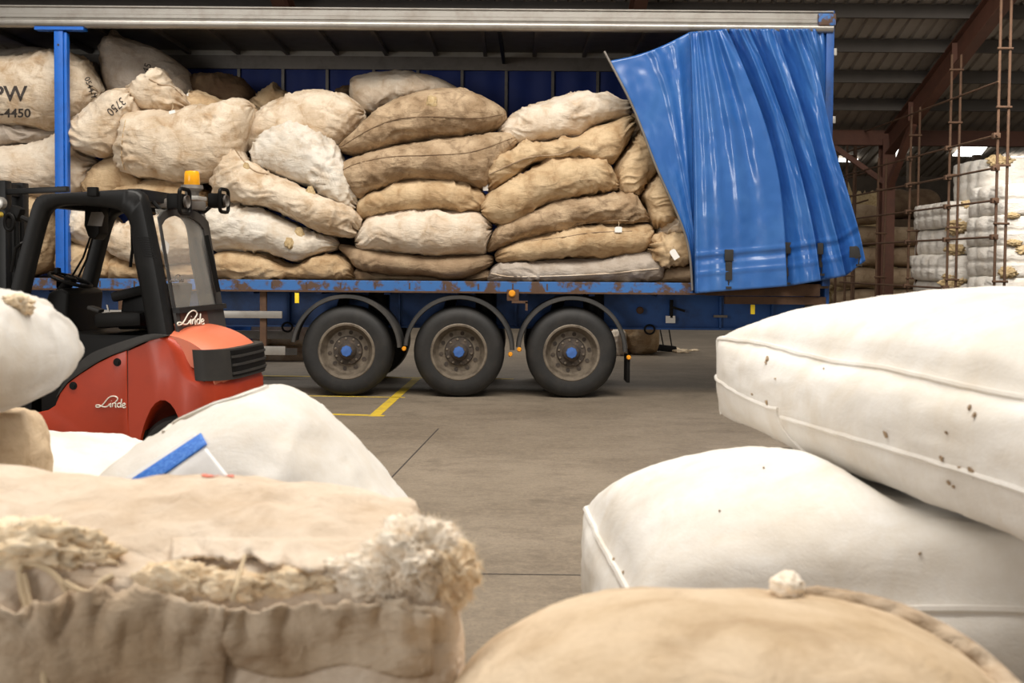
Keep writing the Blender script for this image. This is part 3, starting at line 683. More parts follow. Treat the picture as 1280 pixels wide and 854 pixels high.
for key, pts, r, mt in (('S1', [(426,184),(462,162),(497,149),(540,146),(595,148),(628,143)], .0055, 'dark'), ('S2', [(424,215),(448,204),(490,196),(540,194),(590,190),(640,173)], .0055, 'dark'),
                    ('Xs', [(718,281),(760,276),(792,276),(812,277)], .009, 'jute'), ('Y2', [(614,342),(640,346),(700,345),(760,342),(800,338),(823,336)], .008, 'pale'),
                    ('E', [(157,150),(153,172),(152,196),(156,212)], .006, 'tan'), ('Y1', [(634,306),(660,302),(700,297),(740,291),(790,289)], .007, 'brown')):
    tube_on(SACKS[key], 'seam', pts, r, mt, off=.002)
for key, pts in (('V', [(612,218),(640,205),(665,196),(700,193),(725,183)]), ('D', [(186,99),(200,106),(214,108),(228,120)]), ('N', [(292,184),(303,200),(318,214),(335,218)])):
    o = tube_on(SACKS[key], 'tie_cord', pts, .010, 'brown', off=0)
def paper_tag(key, px, py, wpx, hpx, rot):
    o = SACKS[key]; h = BV.setdefault(o.name, bvh(o)).ray_cast(EYE, ray(px, py).normalized())
    c = (h[0] if h[0] else P(px, py, 12.6)); Yt = c.y-.07; cr, sr = math.cos(R(rot)), math.sin(R(rot)); pts = []
    for x, y in ((-.5, -.35), (-.3, -.5), (.3, -.5), (.5, -.35), (.5, .5), (-.5, .5)):
        x *= wpx; y *= hpx; pts.append(P(px+x*cr-y*sr, py+x*sr+y*cr, Yt))
    t_ = MB().prism(pts, (0, .004, 0)).build('paper_tag', M['paper'], o, smooth=False); t_['label'] = 'white paper tag tied to the sack'
    top = (pts[1]+pts[2])/2; MB().tube([top, top+Vector((.01, .02, .04)), c+Vector((0, .03, .1))], .003, n=5).build('tag_string', M['twine'], t_)
paper_tag('D', 237, 122, 5, 12, -20); paper_tag('V', 607, 232, 6.5, 13, 0); paper_tag('Y1', 773, 287, 9, 7, 0); paper_tag('Z1', 843, 318, 8, 13, -32); paper_tag('E', 215, 140, 8, 4, -15)
fit_text(SACKS['A'], 'PW', 12, 118, 19, 0, 1.05); fit_text(SACKS['A'], '-4450', 19, 142, 11, 0, 1.1)
fit_text(SACKS['A'], '0544-Y', 113, 110, 7, 70, 1.0); fit_text(SACKS['C'], '3750', 145, 133, 11, 138, .85, bold=.0); fit_text(SACKS['B'], '45', 184, 85, 9, -70, 1.0, bold=0)
def tuft(name, c, r, seed, mat, sq=(1, 1, 1), amp=.45, sub=5, parent=None, label=None, cat=None, group=None, fr=2.2):
    bm = bmesh.new(); bmesh.ops.create_icosphere(bm, subdivisions=sub, radius=1); c = Vector(c); V = []
    for v in bm.verts:
        n_ = v.co.normalized(); q = n_*fr+Vector((seed*3.1, seed*1.7, 0))
        d = 1+amp*(noise.noise(q)+.6*(1-2*abs(noise.noise(q*2.1)))+.35*(1-2*abs(noise.noise(q*4.7)))+.18*noise.noise(q*11)+.1*noise.noise(q*23)-.4)
        V.append(c+Vector((n_.x*sq[0], n_.y*sq[1], n_.z*sq[2]))*r*d)
    F = [tuple(v.index for v in f.verts) for f in bm.faces]; bm.free()
    return tag(mk(name, V, F, M[mat], parent), label, cat, group)
def blotch(key, pts, mat, nm):
    o = SACKS[key]; B_ = BV.setdefault(o.name, bvh(o))
    for k, (px, py, r) in enumerate(pts):
        h = B_.ray_cast(EYE, ray(px, py).normalized())
        if h[0]:
            d = ray(px, py).normalized(); t_ = tuft(nm, h[0], r, k+len(key)*9, mat, (1.0, .35, 1.3), .3, 4, o, fr=1.7); t_['label'] = 'brown wool poking through a hole'
blotch('L', [(374, 293, .055), (361, 304, .05)], 'woolgold', 'wool_patch'); blotch('N', [(388, 241, .05), (307, 209, .04)], 'woolgold', 'wool_patch')
blotch('S1', [(540, 128, .06)], 'woolgold', 'wool_patch')
# sacks and a broom on the far side of the trailer, on the floor
S2 = 'wool sacks on the floor behind the trailer'
def floor_sack(label, poly, Y, D, mat, **kw):
    return sack_mesh('wool_sack', poly, Y, D, mat, len(poly)*3+int(Y*7), 1.2, label=label, cat='sack', group=S2, nu=48, nv=40, **kw)
floor_sack('tan sack standing on the floor beyond the trailer, beside the broom', [(782,402),(800,380),(815,384),(824,408),(823,436),(815,442),(790,443),(780,430)], 19.0, .4, 'tan')
floor_sack('white sack on the floor just visible behind the third wheel', [(764,425),(770,410),(781,414),(785,432),(782,443),(768,445)], 18.7, .3, 'pale')
floor_sack('pale bale seen under the trailer above the far side guard', [(302,412),(312,399),(340,394),(380,396),(420,400),(424,425),(380,432),(310,428)], 17.5, .4, 'pale')
floor_sack('grey tan bale lying lowest under the trailer, behind the lower plank', [(296,455),(305,432),(350,428),(410,432),(424,452),(415,466),(350,467),(302,466)], 17.6, .5, 'tan')
dr = P(297, 405, 17.0)
MB().lathe([(0, .0), (.29, 0), (.29, .3), (.305, .31), (.29, .32), (.29, .6), (.305, .61), (.29, .62), (.29, .88), (.30, .9), (0, .89)], (dr.x-.1, 17.2, 0), (0, 0, 1), 40).build('oil_drum', M['bluepost'])
tag(bpy.data.objects['oil_drum'], 'blue drum on the floor beyond the trailer, behind the forklift hood', 'drum')
bp = G(833, 440); broom = thing('broom', 'dark broom lying beyond the trailer with its head on the swept floor', 'broom', bp)
mb = MB(); mb.hexa([bp+Vector(v) for v in ((-.2, -.06, .02), (.2, -.02, .0), (.2, .1, .0), (-.2, .06, .02), (-.17, -.04, .14), (.18, 0, .10), (.18, .08, .10), (-.17, .04, .14))], 0, .01); mb.build('brush_head', M['black'], broom)
for dx in (-.1, .05): MB().tube([bp+Vector((dx+.05, .03, .1)), bp+Vector((-.02+dx*1.2-.06, .25, .95))], .012).build('handle', M['black'], broom)
for i, (px, py, r) in enumerate(((852, 441, .09), (843, 438, .07), (868, 439, .05))): tuft('wool_scrap', G(px, py)+Vector((0, 0, r*.3)), r, i+3, 'wool', (1.6, 1, .4), sub=3, label=('wool scrap heaped beside the broom head, largest', 'wool scrap against the broom head', 'tiny wool scrap on the floor right of the broom')[i], cat='wool scrap')
# ------------------------------------------------------------------ forklift truck
TH = R(6.5); FU = Vector((math.cos(TH), -math.sin(TH), 0)); FW = Vector((-math.sin(TH), -math.cos(TH), 0)); FC = Vector((-1.955, 7.1, 0))
def fl(u, z, ins): return FC+FU*u-FW*ins+Vector((0, 0, z))
def tr(px, py, ins):           # point of the side plane `ins` metres in from the near side, seen at a pixel
    p = hit(px, py, FC-FW*ins, FW); d = p-FC; return (d.dot(FU), p.z)
def trr(px, py, du=0.0):       # the same for a plane parallel to the rear face
    p = hit(px, py, FC+FU*du, FU); d = p-FC; return (-d.dot(FW), p.z)
lift = thing('forklift_truck', 'red and black counterbalance forklift with an amber beacon beside the trailer', 'forklift', fl(-.9, 0, .52))
K = lift
def slab(name, poly_px, ins, thick, mat, par=K, bev=.012, sharp=40, smooth_poly=True):
    pts = [(p[0], p[1], 0) for p in poly_px]
    if smooth_poly: pts = [tuple(v) for v in crom(pts, 5)]
    P3 = [fl(*tr(p[0], p[1], ins), ins) for p in pts]
    return MB().prism(P3, -FW*thick).build(name, M[mat], par, bev=bev, sharp=sharp)
# body: counterweight (rounded in plan), hood, side panel
def counterweight():
    # profile in (u,z): from the near side outline; rear end rounded in plan
    prof = [(-.62, .28), (-.62, 1.0)]
    top = [tr(px, py, 0) for px, py in ((160, 437), (180, 428), (205, 420), (220, 424), (234, 436), (244, 452), (256, 468))]
    up_ = [Vector((u, z, 0)) for u, z in top]; W_ = 1.08
    ns = 26
    V = []; F = []
    zs_n = 14
    zt = max(v.y for v in up_)
    # plan outline of the body at rear: superellipse corner
    def plan(ins, z):
        x = abs(ins-W_/2)/(W_/2); r_ = .16*(1-max(0, 1-x**5)**.5)
        return r_
    return W_
WD = .90
def loft_body():
    # cross-sections along inset; each a (u,z) loop; rear end pulled in near the sides
    low = .30
    sec = []
    u0 = tr(160, 437, 0)[0]
    arch = [(tr(258, 535, 0)[0], low)]
    sh = crom([(*tr(px, py, 0), 0) for px, py in ((160, 437), (182, 427.5), (205, 420), (221, 424), (234, 436), (243, 452), (254, 466), (268, 474))], 4, closed=False)
    sh = [(v.x, v.y) for v in sh]
    ue = .02
    end = [(ue+.03, sh[-1][1]-.015), (ue+.05, .74), (ue+.055, .62), (ue+.03, .46), (ue-.06, .36), (ue-.16, low)]
    ua, ub = tr(176, 560, 0)[0], tr(262, 560, 0)[0]; uc = (ua+ub)/2; ra = (ub-ua)/2*1.04
    za = tr(215, 498, 0)[1]
    archp = [(uc+ra*math.cos(a), low+(za-low)*math.sin(a)) for a in np.linspace(.0, math.pi, 14)]
    loop = sh+end+archp+[(u0, low)]
    inss = [0, .012, .035, .075, .14, .22, .35, .45, .57, .68, .76, .825, .865, .888, .90]
    V = []; F = []; k = len(loop)
    for s in inss:
        x = abs(s-WD/2)/(WD/2); pull = .20*(1-max(0., 1-x**4.5)**.5); edge = max(0, x-.93)/.07
        for (u, z) in loop:
            wt = min(1, max(0, (u+.5)/.5)); V.append(fl(u-pull*wt, z-.012*edge*(z > .5), s))
    for i in range(len(inss)-1):
        for j in range(k): F.append((i*k+j, i*k+(j+1) % k, (i+1)*k+(j+1) % k, (i+1)*k+j))
    F += [tuple(range(k)), tuple((len(inss)-1)*k+j for j in range(k))]
    return MB().add(V, F).build('counterweight', M['red'], K, sharp=50)
cw = loft_body()
# hood: crowned top slab
def hood():
    e0 = [tr(px, py, .02) for px, py in ((203, 419), (214, 421), (230, 427), (243, 434), (249, 440))]
    V = []; F = []; n = 17; rows = []
    uu = np.linspace(e0[0][0]-.04, .05, 12)
    for i in range(n):
        s = .035+(WD-.07)*i/(n-1); x = abs(s-WD/2)/(WD/2)
        for a, u in enumerate(uu):
            f = a/11; pull = .17*(1-max(0., 1-x**4.5)**.5)
            zz = 1.125-.05*f-.14*f**3 - .05*x**4+.02*(1-x*x)
            V.append(fl(u-pull*f, zz, s))
    k = len(uu); m = n*k
    for i in range(n): 
        for a in range(k):
            v = V[i*k+a]; V.append(v-Vector((0, 0, .16)))
    for i in range(n-1):
        for a in range(k-1):
            F.append((i*k+a, i*k+a+1, (i+1)*k+a+1, (i+1)*k+a)); F.append((m+i*k+a, m+(i+1)*k+a, m+(i+1)*k+a+1, m+i*k+a+1))
    for a in range(k-1): F.append((a, a+1, m+a+1, m+a)); F.append(((n-1)*k+a, m+(n-1)*k+a, m+(n-1)*k+a+1, (n-1)*k+a+1))
    for i in range(n-1): F.append((i*k, (i+1)*k, m+(i+1)*k, m+i*k)); F.append((i*k+k-1, m+i*k+k-1, m+(i+1)*k+k-1, (i+1)*k+k-1))
    return MB().add(V, F).build('hood', M['hood'], K, sharp=45)
hd = hood()
# grille band wrapping the rear corners
def rear_band(name, z0, z1, a0, a1, off, thick, mat, par, n=40):
    V = []; F = []
    def pt(s, z, o_):
        x = (s-WD/2)/(WD/2); pull = .20*(1-max(0., 1-abs(x)**4.5)**.5)
        return fl(.065-pull+o_+ (z-.8)*-.10, z, WD/2+x*(WD/2)*(1+o_*.4))
    ss = [WD/2+(WD/2)*math.sin(math.pi/2*t) for t in np.linspace(a0, a1, n)]
    for s in ss:
        for (z, o_) in ((z0, off), (z1, off), (z1, off-thick), (z0, off-thick)): V.append(pt(s, z, o_))
    for i in range(n-1):
        for j in range(4): F.append((4*i+j, 4*i+(j+1) % 4, 4*i+4+(j+1) % 4, 4*i+4+j))
    F += [(0, 1, 2, 3), (4*n-4, 4*n-3, 4*n-2, 4*n-1)]
    return MB().add(V, F).build(name, M[mat], par, sharp=40)
gz1, gz0 = trr(285, 437, .05)[1], trr(290, 474, .05)[1]
gr = rear_band('grille', gz0, gz1, -.95, .97, .02, .06, 'greyplastic', K)
rear_band('grille_opening', gz0+.02, gz1-.012, -.5, .8, .026, .02, 'black', gr)
for k in range(3):
    z = gz0+.03+(gz1-gz0-.04)*k/3+.01
    rear_band('grille_slat', z-.007, z+.009, -.5, .79, .034, .03, 'greyplastic', gr)
# near side panel and its trims
sp = slab('side_panel', [(33, 519), (60, 513), (69, 507), (75, 492), (84, 480), (97, 470), (120, 455), (140, 445), (158.5, 438), (158.5, 470), (159.5, 520), (163, 560), (150, 575), (60, 575), (34, 560)], -.004, .05, 'red', bev=.006, smooth_poly=False)
slab('panel_gap', [(157, 439), (162, 437), (163, 480), (164, 520), (167, 565), (161, 565), (159, 520), (158, 480)], .004, .03, 'ink', bev=0, smooth_poly=False)
for px, py in ((146, 453), (91, 482.5)):
    u, z = tr(px, py, -.01); MB().lathe([(0, 0), (.016, 0), (.018, .006), (.026, .006), (.028, .012)], fl(u, z, -.016), -FW, 20).build('panel_catch', M['black'], sp)
u, z = tr(251, 480, -.01); MB().lathe([(0, 0), (.02, 0), (.03, .01), (.03, .03)], fl(u-.0, z, .012), -FW, 20).build('tie_down_hole', M['black'], cw)
slab('fender_trim', [(70, 497), (80, 478), (95, 458), (112, 443), (135, 433), (165, 423), (186, 418), (206, 419), (206, 421), (180, 428), (160, 437), (140, 444), (120, 454), (97, 469), (84, 479), (75, 491)], -.008, .09, 'greyplastic', bev=.01)
MB().hexa([fl(u, z, i) for i in (0.0, .5) for u, z in ((-1.62, .42), (-1.3, .42), (-1.3, .47), (-1.62, .47))], 0, .01).build('step_plate', M['greymetal'], K)
# inner body mass
mb = MB(); mb.hexa([fl(u, z, i) for z in (.3, .86) for u, i in ((-1.28, .07), (-.55, .07), (-.55, 1.0), (-1.28, 1.0))], 0, .03)
mb.hexa([fl(u, z, i) for z in (.24, .44) for u, i in ((-1.7, .04), (-.5, .04), (-.5, 1.02), (-1.7, 1.02))], 0, .02)
mb.build('chassis', M['black'], K)
mb = MB(); mb.hexa([fl(-1.72, .4, .25), fl(-1.45, .4, .25), fl(-1.45, .4, .9), fl(-1.72, .4, .9), fl(-1.66, 1.0, .3), fl(-1.46, 1.0, .3), fl(-1.46, 1.0, .85), fl(-1.66, 1.0, .85)], 0, .03)
mb.build('dashboard', M['black'], K)
# overhead guard: near and far side frames (one shape, two copies), cross bars, roof
outer = [(2, 420), (14, 362), (31, 296), (42, 254), (49, 245), (62, 242), (110, 239.5), (160, 236.5), (172, 238), (180, 247), (190, 290), (201, 345), (214, 419)]
inner = [(186, 419), (178, 370), (169, 325), (166, 298), (163, 280), (157, 268), (146, 262), (120, 258), (85, 256), (66, 260), (57, 271), (46, 310), (33, 365), (22, 420)]
def side_frame(off):
    po = crom([(x, y, 0) for x, y in outer], 4, closed=False); pi = crom([(x, y, 0) for x, y in inner], 4, closed=False)
    fo, fi = resample(po, 0), resample(pi[::-1], 0); V = []; F = []; n = 70
    ui = lambda p: tr(p[0], p[1], .05)
    # match inner samples to outer ones by the corner fractions
    for i in range(n):
        t = i/(n-1); a, b_ = ui(fo(t)), ui(fi(t))
        a, b_ = Vector((a[0], a[1])), Vector((b_[0], b_[1]))
        m_ = .22
        for (p, o_) in ((a, .035), (a+(b_-a)*.12, .0), (a+(b_-a)*.8, .0), (b_, .02), (b_, .09), (a, .10)): V.append(fl(p.x, p.y, off+o_))
    for i in range(n-1):
        for j in range(6): F.append((6*i+j, 6*i+(j+1) % 6, 6*i+6+(j+1) % 6, 6*i+6+j))
    F += [tuple(range(6)), tuple(6*n-6+j for j in range(6))]
    return MB().add(V, F).build('guard_side_frame', M['blackmetal'], K, sharp=60)
f_near = side_frame(.02); f_far = side_frame(.93)
def L(px, py): return tr(px, py, .05)
def beam(name, l0, l1, i0, i1, w_, h_, mat, par=K, bev=.008): return MB().bar(fl(*l0, i0), fl(*l1, i1), w_, h_, bev=bev).build(name, M[mat], par)
beam('guard_cross_bar', L(50, 252), L(50, 252), .08, .97, .09, .07, 'blackmetal'); beam('guard_cross_bar', L(165, 243), L(165, 243), .08, .97, .10, .08, 'blackmetal')
a, b_ = L(56, 247), L(158, 241)
MB().hexa([fl(a[0], a[1]-.02, .1), fl(b_[0], b_[1]-.02, .1), fl(b_[0], b_[1]-.02, .96), fl(a[0], a[1]-.02, .96), fl(a[0], a[1]+.005, .1), fl(b_[0], b_[1]+.005, .1), fl(b_[0], b_[1]+.005, .96), fl(a[0], a[1]+.005, .96)]).build('roof_panel', M['aludull'], K, smooth=False)
MB().hexa([fl(*l, i) for i in (-.01, .03) for l in (L(114, 234.5), L(126, 234.5), L(126, 246), L(114, 246))], 0, .006).build('roof_clamp', M['black'], f_near)
mb = MB()
for q in range(9): 
    l = L(182+q*1.1, 296+q*3.0); mb.bar(fl(l[0]-.045, l[1], .016), fl(l[0]+.045, l[1]-.01, .016), .006, .009)
mb.build('post_vent', M['black'], f_near, smooth=False)
# rear window: lies in the slanted plane through both rear posts
ta, tb = L(184, 258), L(206, 388); dirp = (Vector(fl(*tb, 0))-Vector(fl(*ta, 0)))
def rw(f, i, out=0.0):  # f 0 top .. 1 bottom
    l = (ta[0]+(tb[0]-ta[0])*f+.03+out, ta[1]+(tb[1]-ta[1])*f); return fl(*l, i)
def quad(f0, f1, i0, i1, t_, out=0.0): return [rw(f0, i0, out), rw(f1, i0, out), rw(f1, i1, out), rw(f0, i1, out), rw(f0, i0, out+t_), rw(f1, i0, out+t_), rw(f1, i1, out+t_), rw(f0, i1, out+t_)]
rwn = MB().hexa(quad(.02, .98, .1, .94, .008)).build('rear_window', M['glass'], K, smooth=False)
mb = MB()
# arched dark border printed round the glass, as a frame
ring_o = []; ring_i = []
for k in range(41):
    t_ = k/40
    if t_ < .35: f = 1-.9*(t_/.35); i = .10; f2 = 1-.82*(t_/.35); i2 = .12
    elif t_ > .65: f = .1+.9*((t_-.65)/.35); i = .94; f2 = .18+.82*((t_-.65)/.35); i2 = .83+.0*((t_-.65)/.35)
    else:
        a = (t_-.35)/.3; f = .1-.12*abs(math.sin(math.pi*a))**.6; i = .10+.84*a; f2 = .18-.12*abs(math.sin(math.pi*a))**.6+.0; i2 = .12+.71*a
    ring_o.append((f, i)); ring_i.append((f2, i2))
V = []; F = []
for (o_, n_) in zip(ring_o, ring_i): V += [rw(*o_, .004), rw(*n_, .004), rw(*n_, .02), rw(*o_, .02)]
for k in range(40):
    for j in range(4): F.append((4*k+j, 4*k+(j+1) % 4, 4*k+4+(j+1) % 4, 4*k+4+j))
MB().add(V, F).build('window_frame', M['greyplastic'], rwn, sharp=40)
MB().bar(rw(.25, .78, .05), rw(.85, .83, .05), .02, .03).build('wiper', M['black'], rwn)
MB().hexa(quad(.98, 1.03, .1, .94, .05)).build('rear_cross_bar', M['blackmetal'], K, smooth=False)
lp = MB().hexa(quad(1.03, 1.30, .1, .94, .02)).build('rear_lower_panel', M['guard'], K, smooth=False)
mb = MB().hexa(quad(1.04, 1.17, .16, .62, .006, .018)); mb.build('panel_tint', M['steelred'], lp, smooth=False)
def onrear(px, py, out=.03):
    n_ = (rw(0, .2)-rw(1, .2)).cross(rw(0, .8)-rw(0, .2)).normalized(); return hit(px, py, rw(0, .2, out), n_)
q = [(202.5, 298), (211, 305), (209, 318), (201, 313)]
pp = [onrear(*p, out=-.02) for p in q]; t_ = MB().hexa(pp+[p+FU*.006 for p in pp]).build('paper_note', M['paper'], rwn, smooth=False); t_['label'] = 'white paper stuck on the glass'
SCRIPT = [
 [(902,742),(909,733),(913,722),(908,712),(896,708),(884,712),(874,722),(866,735),(858,750),(850,762),(842,770),(833,774),(826,772),(825,765),(832,761),(842,764),(854,770),(866,770),(875,763),(880,752)],
 [(885,747),(884,758),(883,767),(887,770)], [(887,734),(888,736)], [(893,747),(892,758),(891,770)], [(892,757),(897,748),(902,746),(905,750),(904,760),(904,769),(908,770)],
 [(925,749),(919,746),(913,752),(912,762),(916,769),(922,767),(926,758)], [(929,722),(927,745),(925,762),(928,770)],
 [(933,760),(941,757),(943,750),(939,746),(934,750),(932,760),(935,769),(941,770),(946,765)]]
def script_logo(fn, c, wpx, hk, rad, par, mat='logo', name='script_logo', skew=0.0):
    mb = MB()
    for st in SCRIPT:
        pts = [fn(c[0]+(x-885)/120*wpx, c[1]+(y-741)/120*wpx*hk+(x-885)/120*wpx*skew) for x, y in st]
        dn = crom([tuple(p) for p in pts], 4, closed=False) if len(pts) > 2 else pts
        mb.tube(dn, [rad*(1.25 if 0 < i < len(dn)-1 else .8) for i in range(len(dn))], n=6)
    return mb.build(name, M[mat], par)
script_logo(lambda x, y: onrear(x, y, .05), (238.5, 397.5), 33, 1.0, .004, lp)
script_logo(lambda x, y: fl(*tr(x, y, -.008), -.008), (138.5, 502.5), 37, .72, .0034, sp, skew=.04)
script_logo(lambda x, y: onrear(x, y, .045), (221, 348), 17, 1.0, .0025, rwn, 'greymetal')
# rear lamps, beacon
def lamp(px, py, ins, du=.12):
    u, z = tr(px, py, ins); c = fl(u, z, ins)
    o = MB().bar(c-FU*.06, c+FU*.05, .11, .11, bev=.02).build('work_lamp', M['black'], K)
    mb = MB(); pts = [c+FW*-.0+FU*.05+(-FW*math.copysign(abs(math.cos(a))**.4, math.cos(a))*.085+Vector((0, 0, 1))*math.copysign(abs(math.sin(a))**.4, math.sin(a))*.085) for a in np.linspace(0, 2*math.pi, 33)]
    mb.tube(pts, .014); mb.build('lamp_guard', M['black'], o)
    MB().lathe([(0, .0), (.04, 0), (.045, -.02)], c+FU*.056, -FU, 20).build('lamp_lens', M['greymetal'], o)
    mb = MB(); l = L(172, 250); mb.tube([c, c-FU*.1+Vector((0, 0, -.08)), fl(*l, ins)], .016); mb.build('lamp_arm', M['blackmetal'], o)
lamp(222, 252, .28); lamp(272, 251, .95)
bu, bz = tr(240, 236, .6); bc = fl(bu, bz, .6)
bc_ = MB().lathe([(.0, .025), (.075, .025), (.08, .0), (.05, -.02), (.05, -.06), (0, -.06)], bc, (0, 0, 1), 28).build('beacon_base', M['greymetal'], K)
MB().lathe([(.052, .022), (.056, .03), (.052, .11), (.046, .125), (.0, .13)], bc, (0, 0, 1), 28).build('beacon_lens', M['amber'], bc_)
MB().bar(fl(bu-.3, bz-.07, .6), fl(bu+.08, bz-.07, .6), .16, .03, bev=.006).build('beacon_bracket', M['aludull'], K)
mb = MB().bar(fl(bu-.22, bz-.11, .3), fl(bu-.02, bz-.11, .85), .07, .07, bev=.02); mb.build('rear_header', M['greymetal'], K)
# driver's place
def lz(px, py, ins): u, z = tr(px, py, ins); return fl(u, z, ins)
cs = lz(88, 350, .45); ax = Vector((0, 0, 1))+FU*.35; ax.normalize(); e1 = ax.orthogonal().normalized(); e2 = ax.cross(e1)
sw = MB().tube([cs+(e1*math.cos(a)+e2*math.sin(a))*.145 for a in np.linspace(0, 2*math.pi, 33)], .013, n=8).build('steering_wheel', M['black'], K)
mb = MB(); 
for a in (0, 2.1, 4.2): mb.bar(cs, cs+(e1*math.cos(a)+e2*math.sin(a))*.14, .025, .012)
mb.lathe([(0, .02), (.04, .02), (.045, -.02), (0, -.02)], cs, ax, 20); mb.build('steering_hub', M['black'], sw)
MB().lathe([(0, .05), (.022, .045), (.025, .01), (0, 0)], lz(72, 343, .45), (0, 0, 1), 16).build('steering_knob', M['black'], sw)
MB().tube([cs, cs-ax*.15-FU*.05, cs-ax*.45-FU*.2], [.035, .05, .075], n=12).build('steering_column', M['black'], K)
su, sz = tr(150, 405, .5)
mb = MB(); mb.hexa([fl(u, z, i) for z in (.86, .98) for u, i in ((-1.08, .28), (-.6, .28), (-.6, .8), (-1.08, .8))], 0, .045); seat = mb.build('seat', M['black'], K)
MB().hexa([fl(-.66, .96, .30), fl(-.55, .96, .30), fl(-.55, .96, .78), fl(-.66, .96, .78), fl(-.56, 1.42, .34), fl(-.46, 1.42, .34), fl(-.46, 1.42, .74), fl(-.56, 1.42, .74)], 0, .04).build('backrest', M['black'], seat)
MB().prism([lz(*p, .30) for p in ((146, 412), (150, 392), (152, 372), (160, 366), (180, 362), (192, 366), (196, 412))], -FW*.4).build('seat_side', M['black'], seat, bev=.02)
MB().prism([lz(*p, .28) for p in ((48, 430), (52, 392), (60, 366), (76, 360), (86, 366), (84, 392), (96, 430))], -FW*.5).build('instrument_cowl', M['black'], K, bev=.02)
MB().bar(lz(140, 372, .25), lz(182, 362, .3), .09, .07, bev=.025).build('armrest', M['black'], seat)
MB().bar(lz(128, 400, .2), lz(186, 398, .2), .25, .1, bev=.03).build('side_console', M['black'], K)
MB().bar(lz(112, 384, .2), lz(127, 389, .2), .08, .025, bev=.008).build('control_pad', M['greyplastic'], K)
MB().bar(lz(134, 381, .2), lz(136, 390, .2), .012, .01).build('belt_buckle', M['alu'], K)
# mirror / display under the roof and hanging belt
mir = MB().prism([lz(*p, .5) for p in ((106, 255), (124, 257), (124, 292), (118, 300), (110, 296), (105, 282))], -FW*.14).build('display_box', M['black'], K, bev=.008)
MB().prism([lz(*p, .49) for p in ((114, 265), (127, 265), (130, 270), (127, 283), (109, 282))], -FW*.008).build('display_screen', M['greymetal'], mir, smooth=False)
MB().tube([lz(165, 285, .75), lz(165.5, 312, .75), lz(163, 334, .75)], .012).build('belt_strap', M['black'], K)
mb = MB(); mb.tube([lz(113, 296, .6), lz(104, 322, .6), lz(91, 344, .6)], .008); mb.tube([lz(116, 296, .6), lz(108, 325, .6), lz(98, 346, .6)], .008); mb.build('cable', M['black'], K)
mb = MB(); mb.hexa([fl(u, z, i) for z in (.42, 1.10) for u, i in ((-1.62, .80), (-.55, .80), (-.55, .92), (-1.62, .92))], 0, .02)
mb.hexa([fl(u, z, i) for z in (.40, 1.08) for u, i in ((-1.14, .10), (-.55, .10), (-.55, .90), (-1.14, .90))], 0, .04)
mb.build('seat_pedestal', M['black'], K)
# mast
UM = tr(13, 300, .5)[0]
mast = MB()
for ins in (.40, .62):
    for u0_ in (UM,): mast.hexa([fl(u0_+du, z, ins+di) for z in (.15, 2.14) for du, di in ((-.05, -.04), (.05, -.04), (.05, .04), (-.05, .04))], 0, .005)
ms = mast.build('mast', M['blackmetal'], K)
for z in (.6, 1.3, 2.08): MB().bar(fl(UM, z, .40), fl(UM, z, .62), .06, .09, bev=.006).build('mast_cross_bar', M['blackmetal'], ms)
for ins in (.48, .55): MB().tube([fl(UM+.06, .2, ins), fl(UM+.06, 1.95, ins)], .02, n=14).build('lift_cylinder', M['blackmetal'], ms)
rl = lz(-1, 254, .3); MB().lathe([(0, -.03), (.03, -.03), (.045, -.025), (.045, .025), (.03, .03), (0, .03)], rl, FW, 24).build('mast_roller', M['alu'], ms)
MB().lathe([(0, -.02), (.02, -.02), (.02, .02), (0, .02)], rl+Vector((0, 0, -.08)), FW, 16).build('roller_pin', M['yellow'], ms)
MB().bar(fl(UM, 2.06, .4), fl(UM+.5, 2.08, .4), .05, .04, bev=.005).build('tilt_stay', M['blackmetal'], ms)
for ins in (.3, .75): MB().box((0, 0, 0), (.1, .04, 1.1)).build('fork', M['blackmetal'], ms, smooth=False) if False else MB().bar(fl(UM-.1, .08, ins), fl(UM-1.05, .06, ins), .1, .045, bev=.006).build('fork', M['blackmetal'], ms)
# front lamp by the pillar
fo = MB().bar(lz(14, 256+8, .1), lz(27, 270, .1), .08, .1, bev=.02).build('front_lamp', M['black'], K)
MB().tube([lz(6+0.0+11*(.5-.5*math.cos(a)), 278+10*math.sin(a), .05) for a in np.linspace(0, 2*math.pi, 20)], .013).build('lamp_guard', M['black'], fo)
MB().tube([lz(27, 272, .06), lz(40, 278, .06)], .018).build('lamp_arm', M['blackmetal'], fo)
MB().tube([lz(14, 340, .03), lz(20, 310, .03), lz(26, 305, .03), lz(30, 303, .05)], .012).build('grab_handle', M['black'], K)
# wheels
def fw(u, r, ins, wd, name='wheel'):
    c = fl(u, r, ins)
    o = MB().lathe([(r*.55, .01), (r*.62, 0), (r*.9, -.0), (r*.98, .02), (r, .05), (r, wd-.05), (r*.97, wd-.01), (r*.6, wd)], c, -FW, 56).build(name, M['tyre'], K, origin=c)
    MB().lathe([(0, .05), (r*.2, .04), (r*.25, .07), (r*.5, .06), (r*.56, .005), (r*.6, .005)], c, -FW, 40).build('wheel_rim', M['greymetal'], o)
for ins in (.0, .84): fw(-1.86, .33, ins, .22)
for ins in (.04, .85): fw(tr(218, 560, 0)[0], .27, ins, .17)
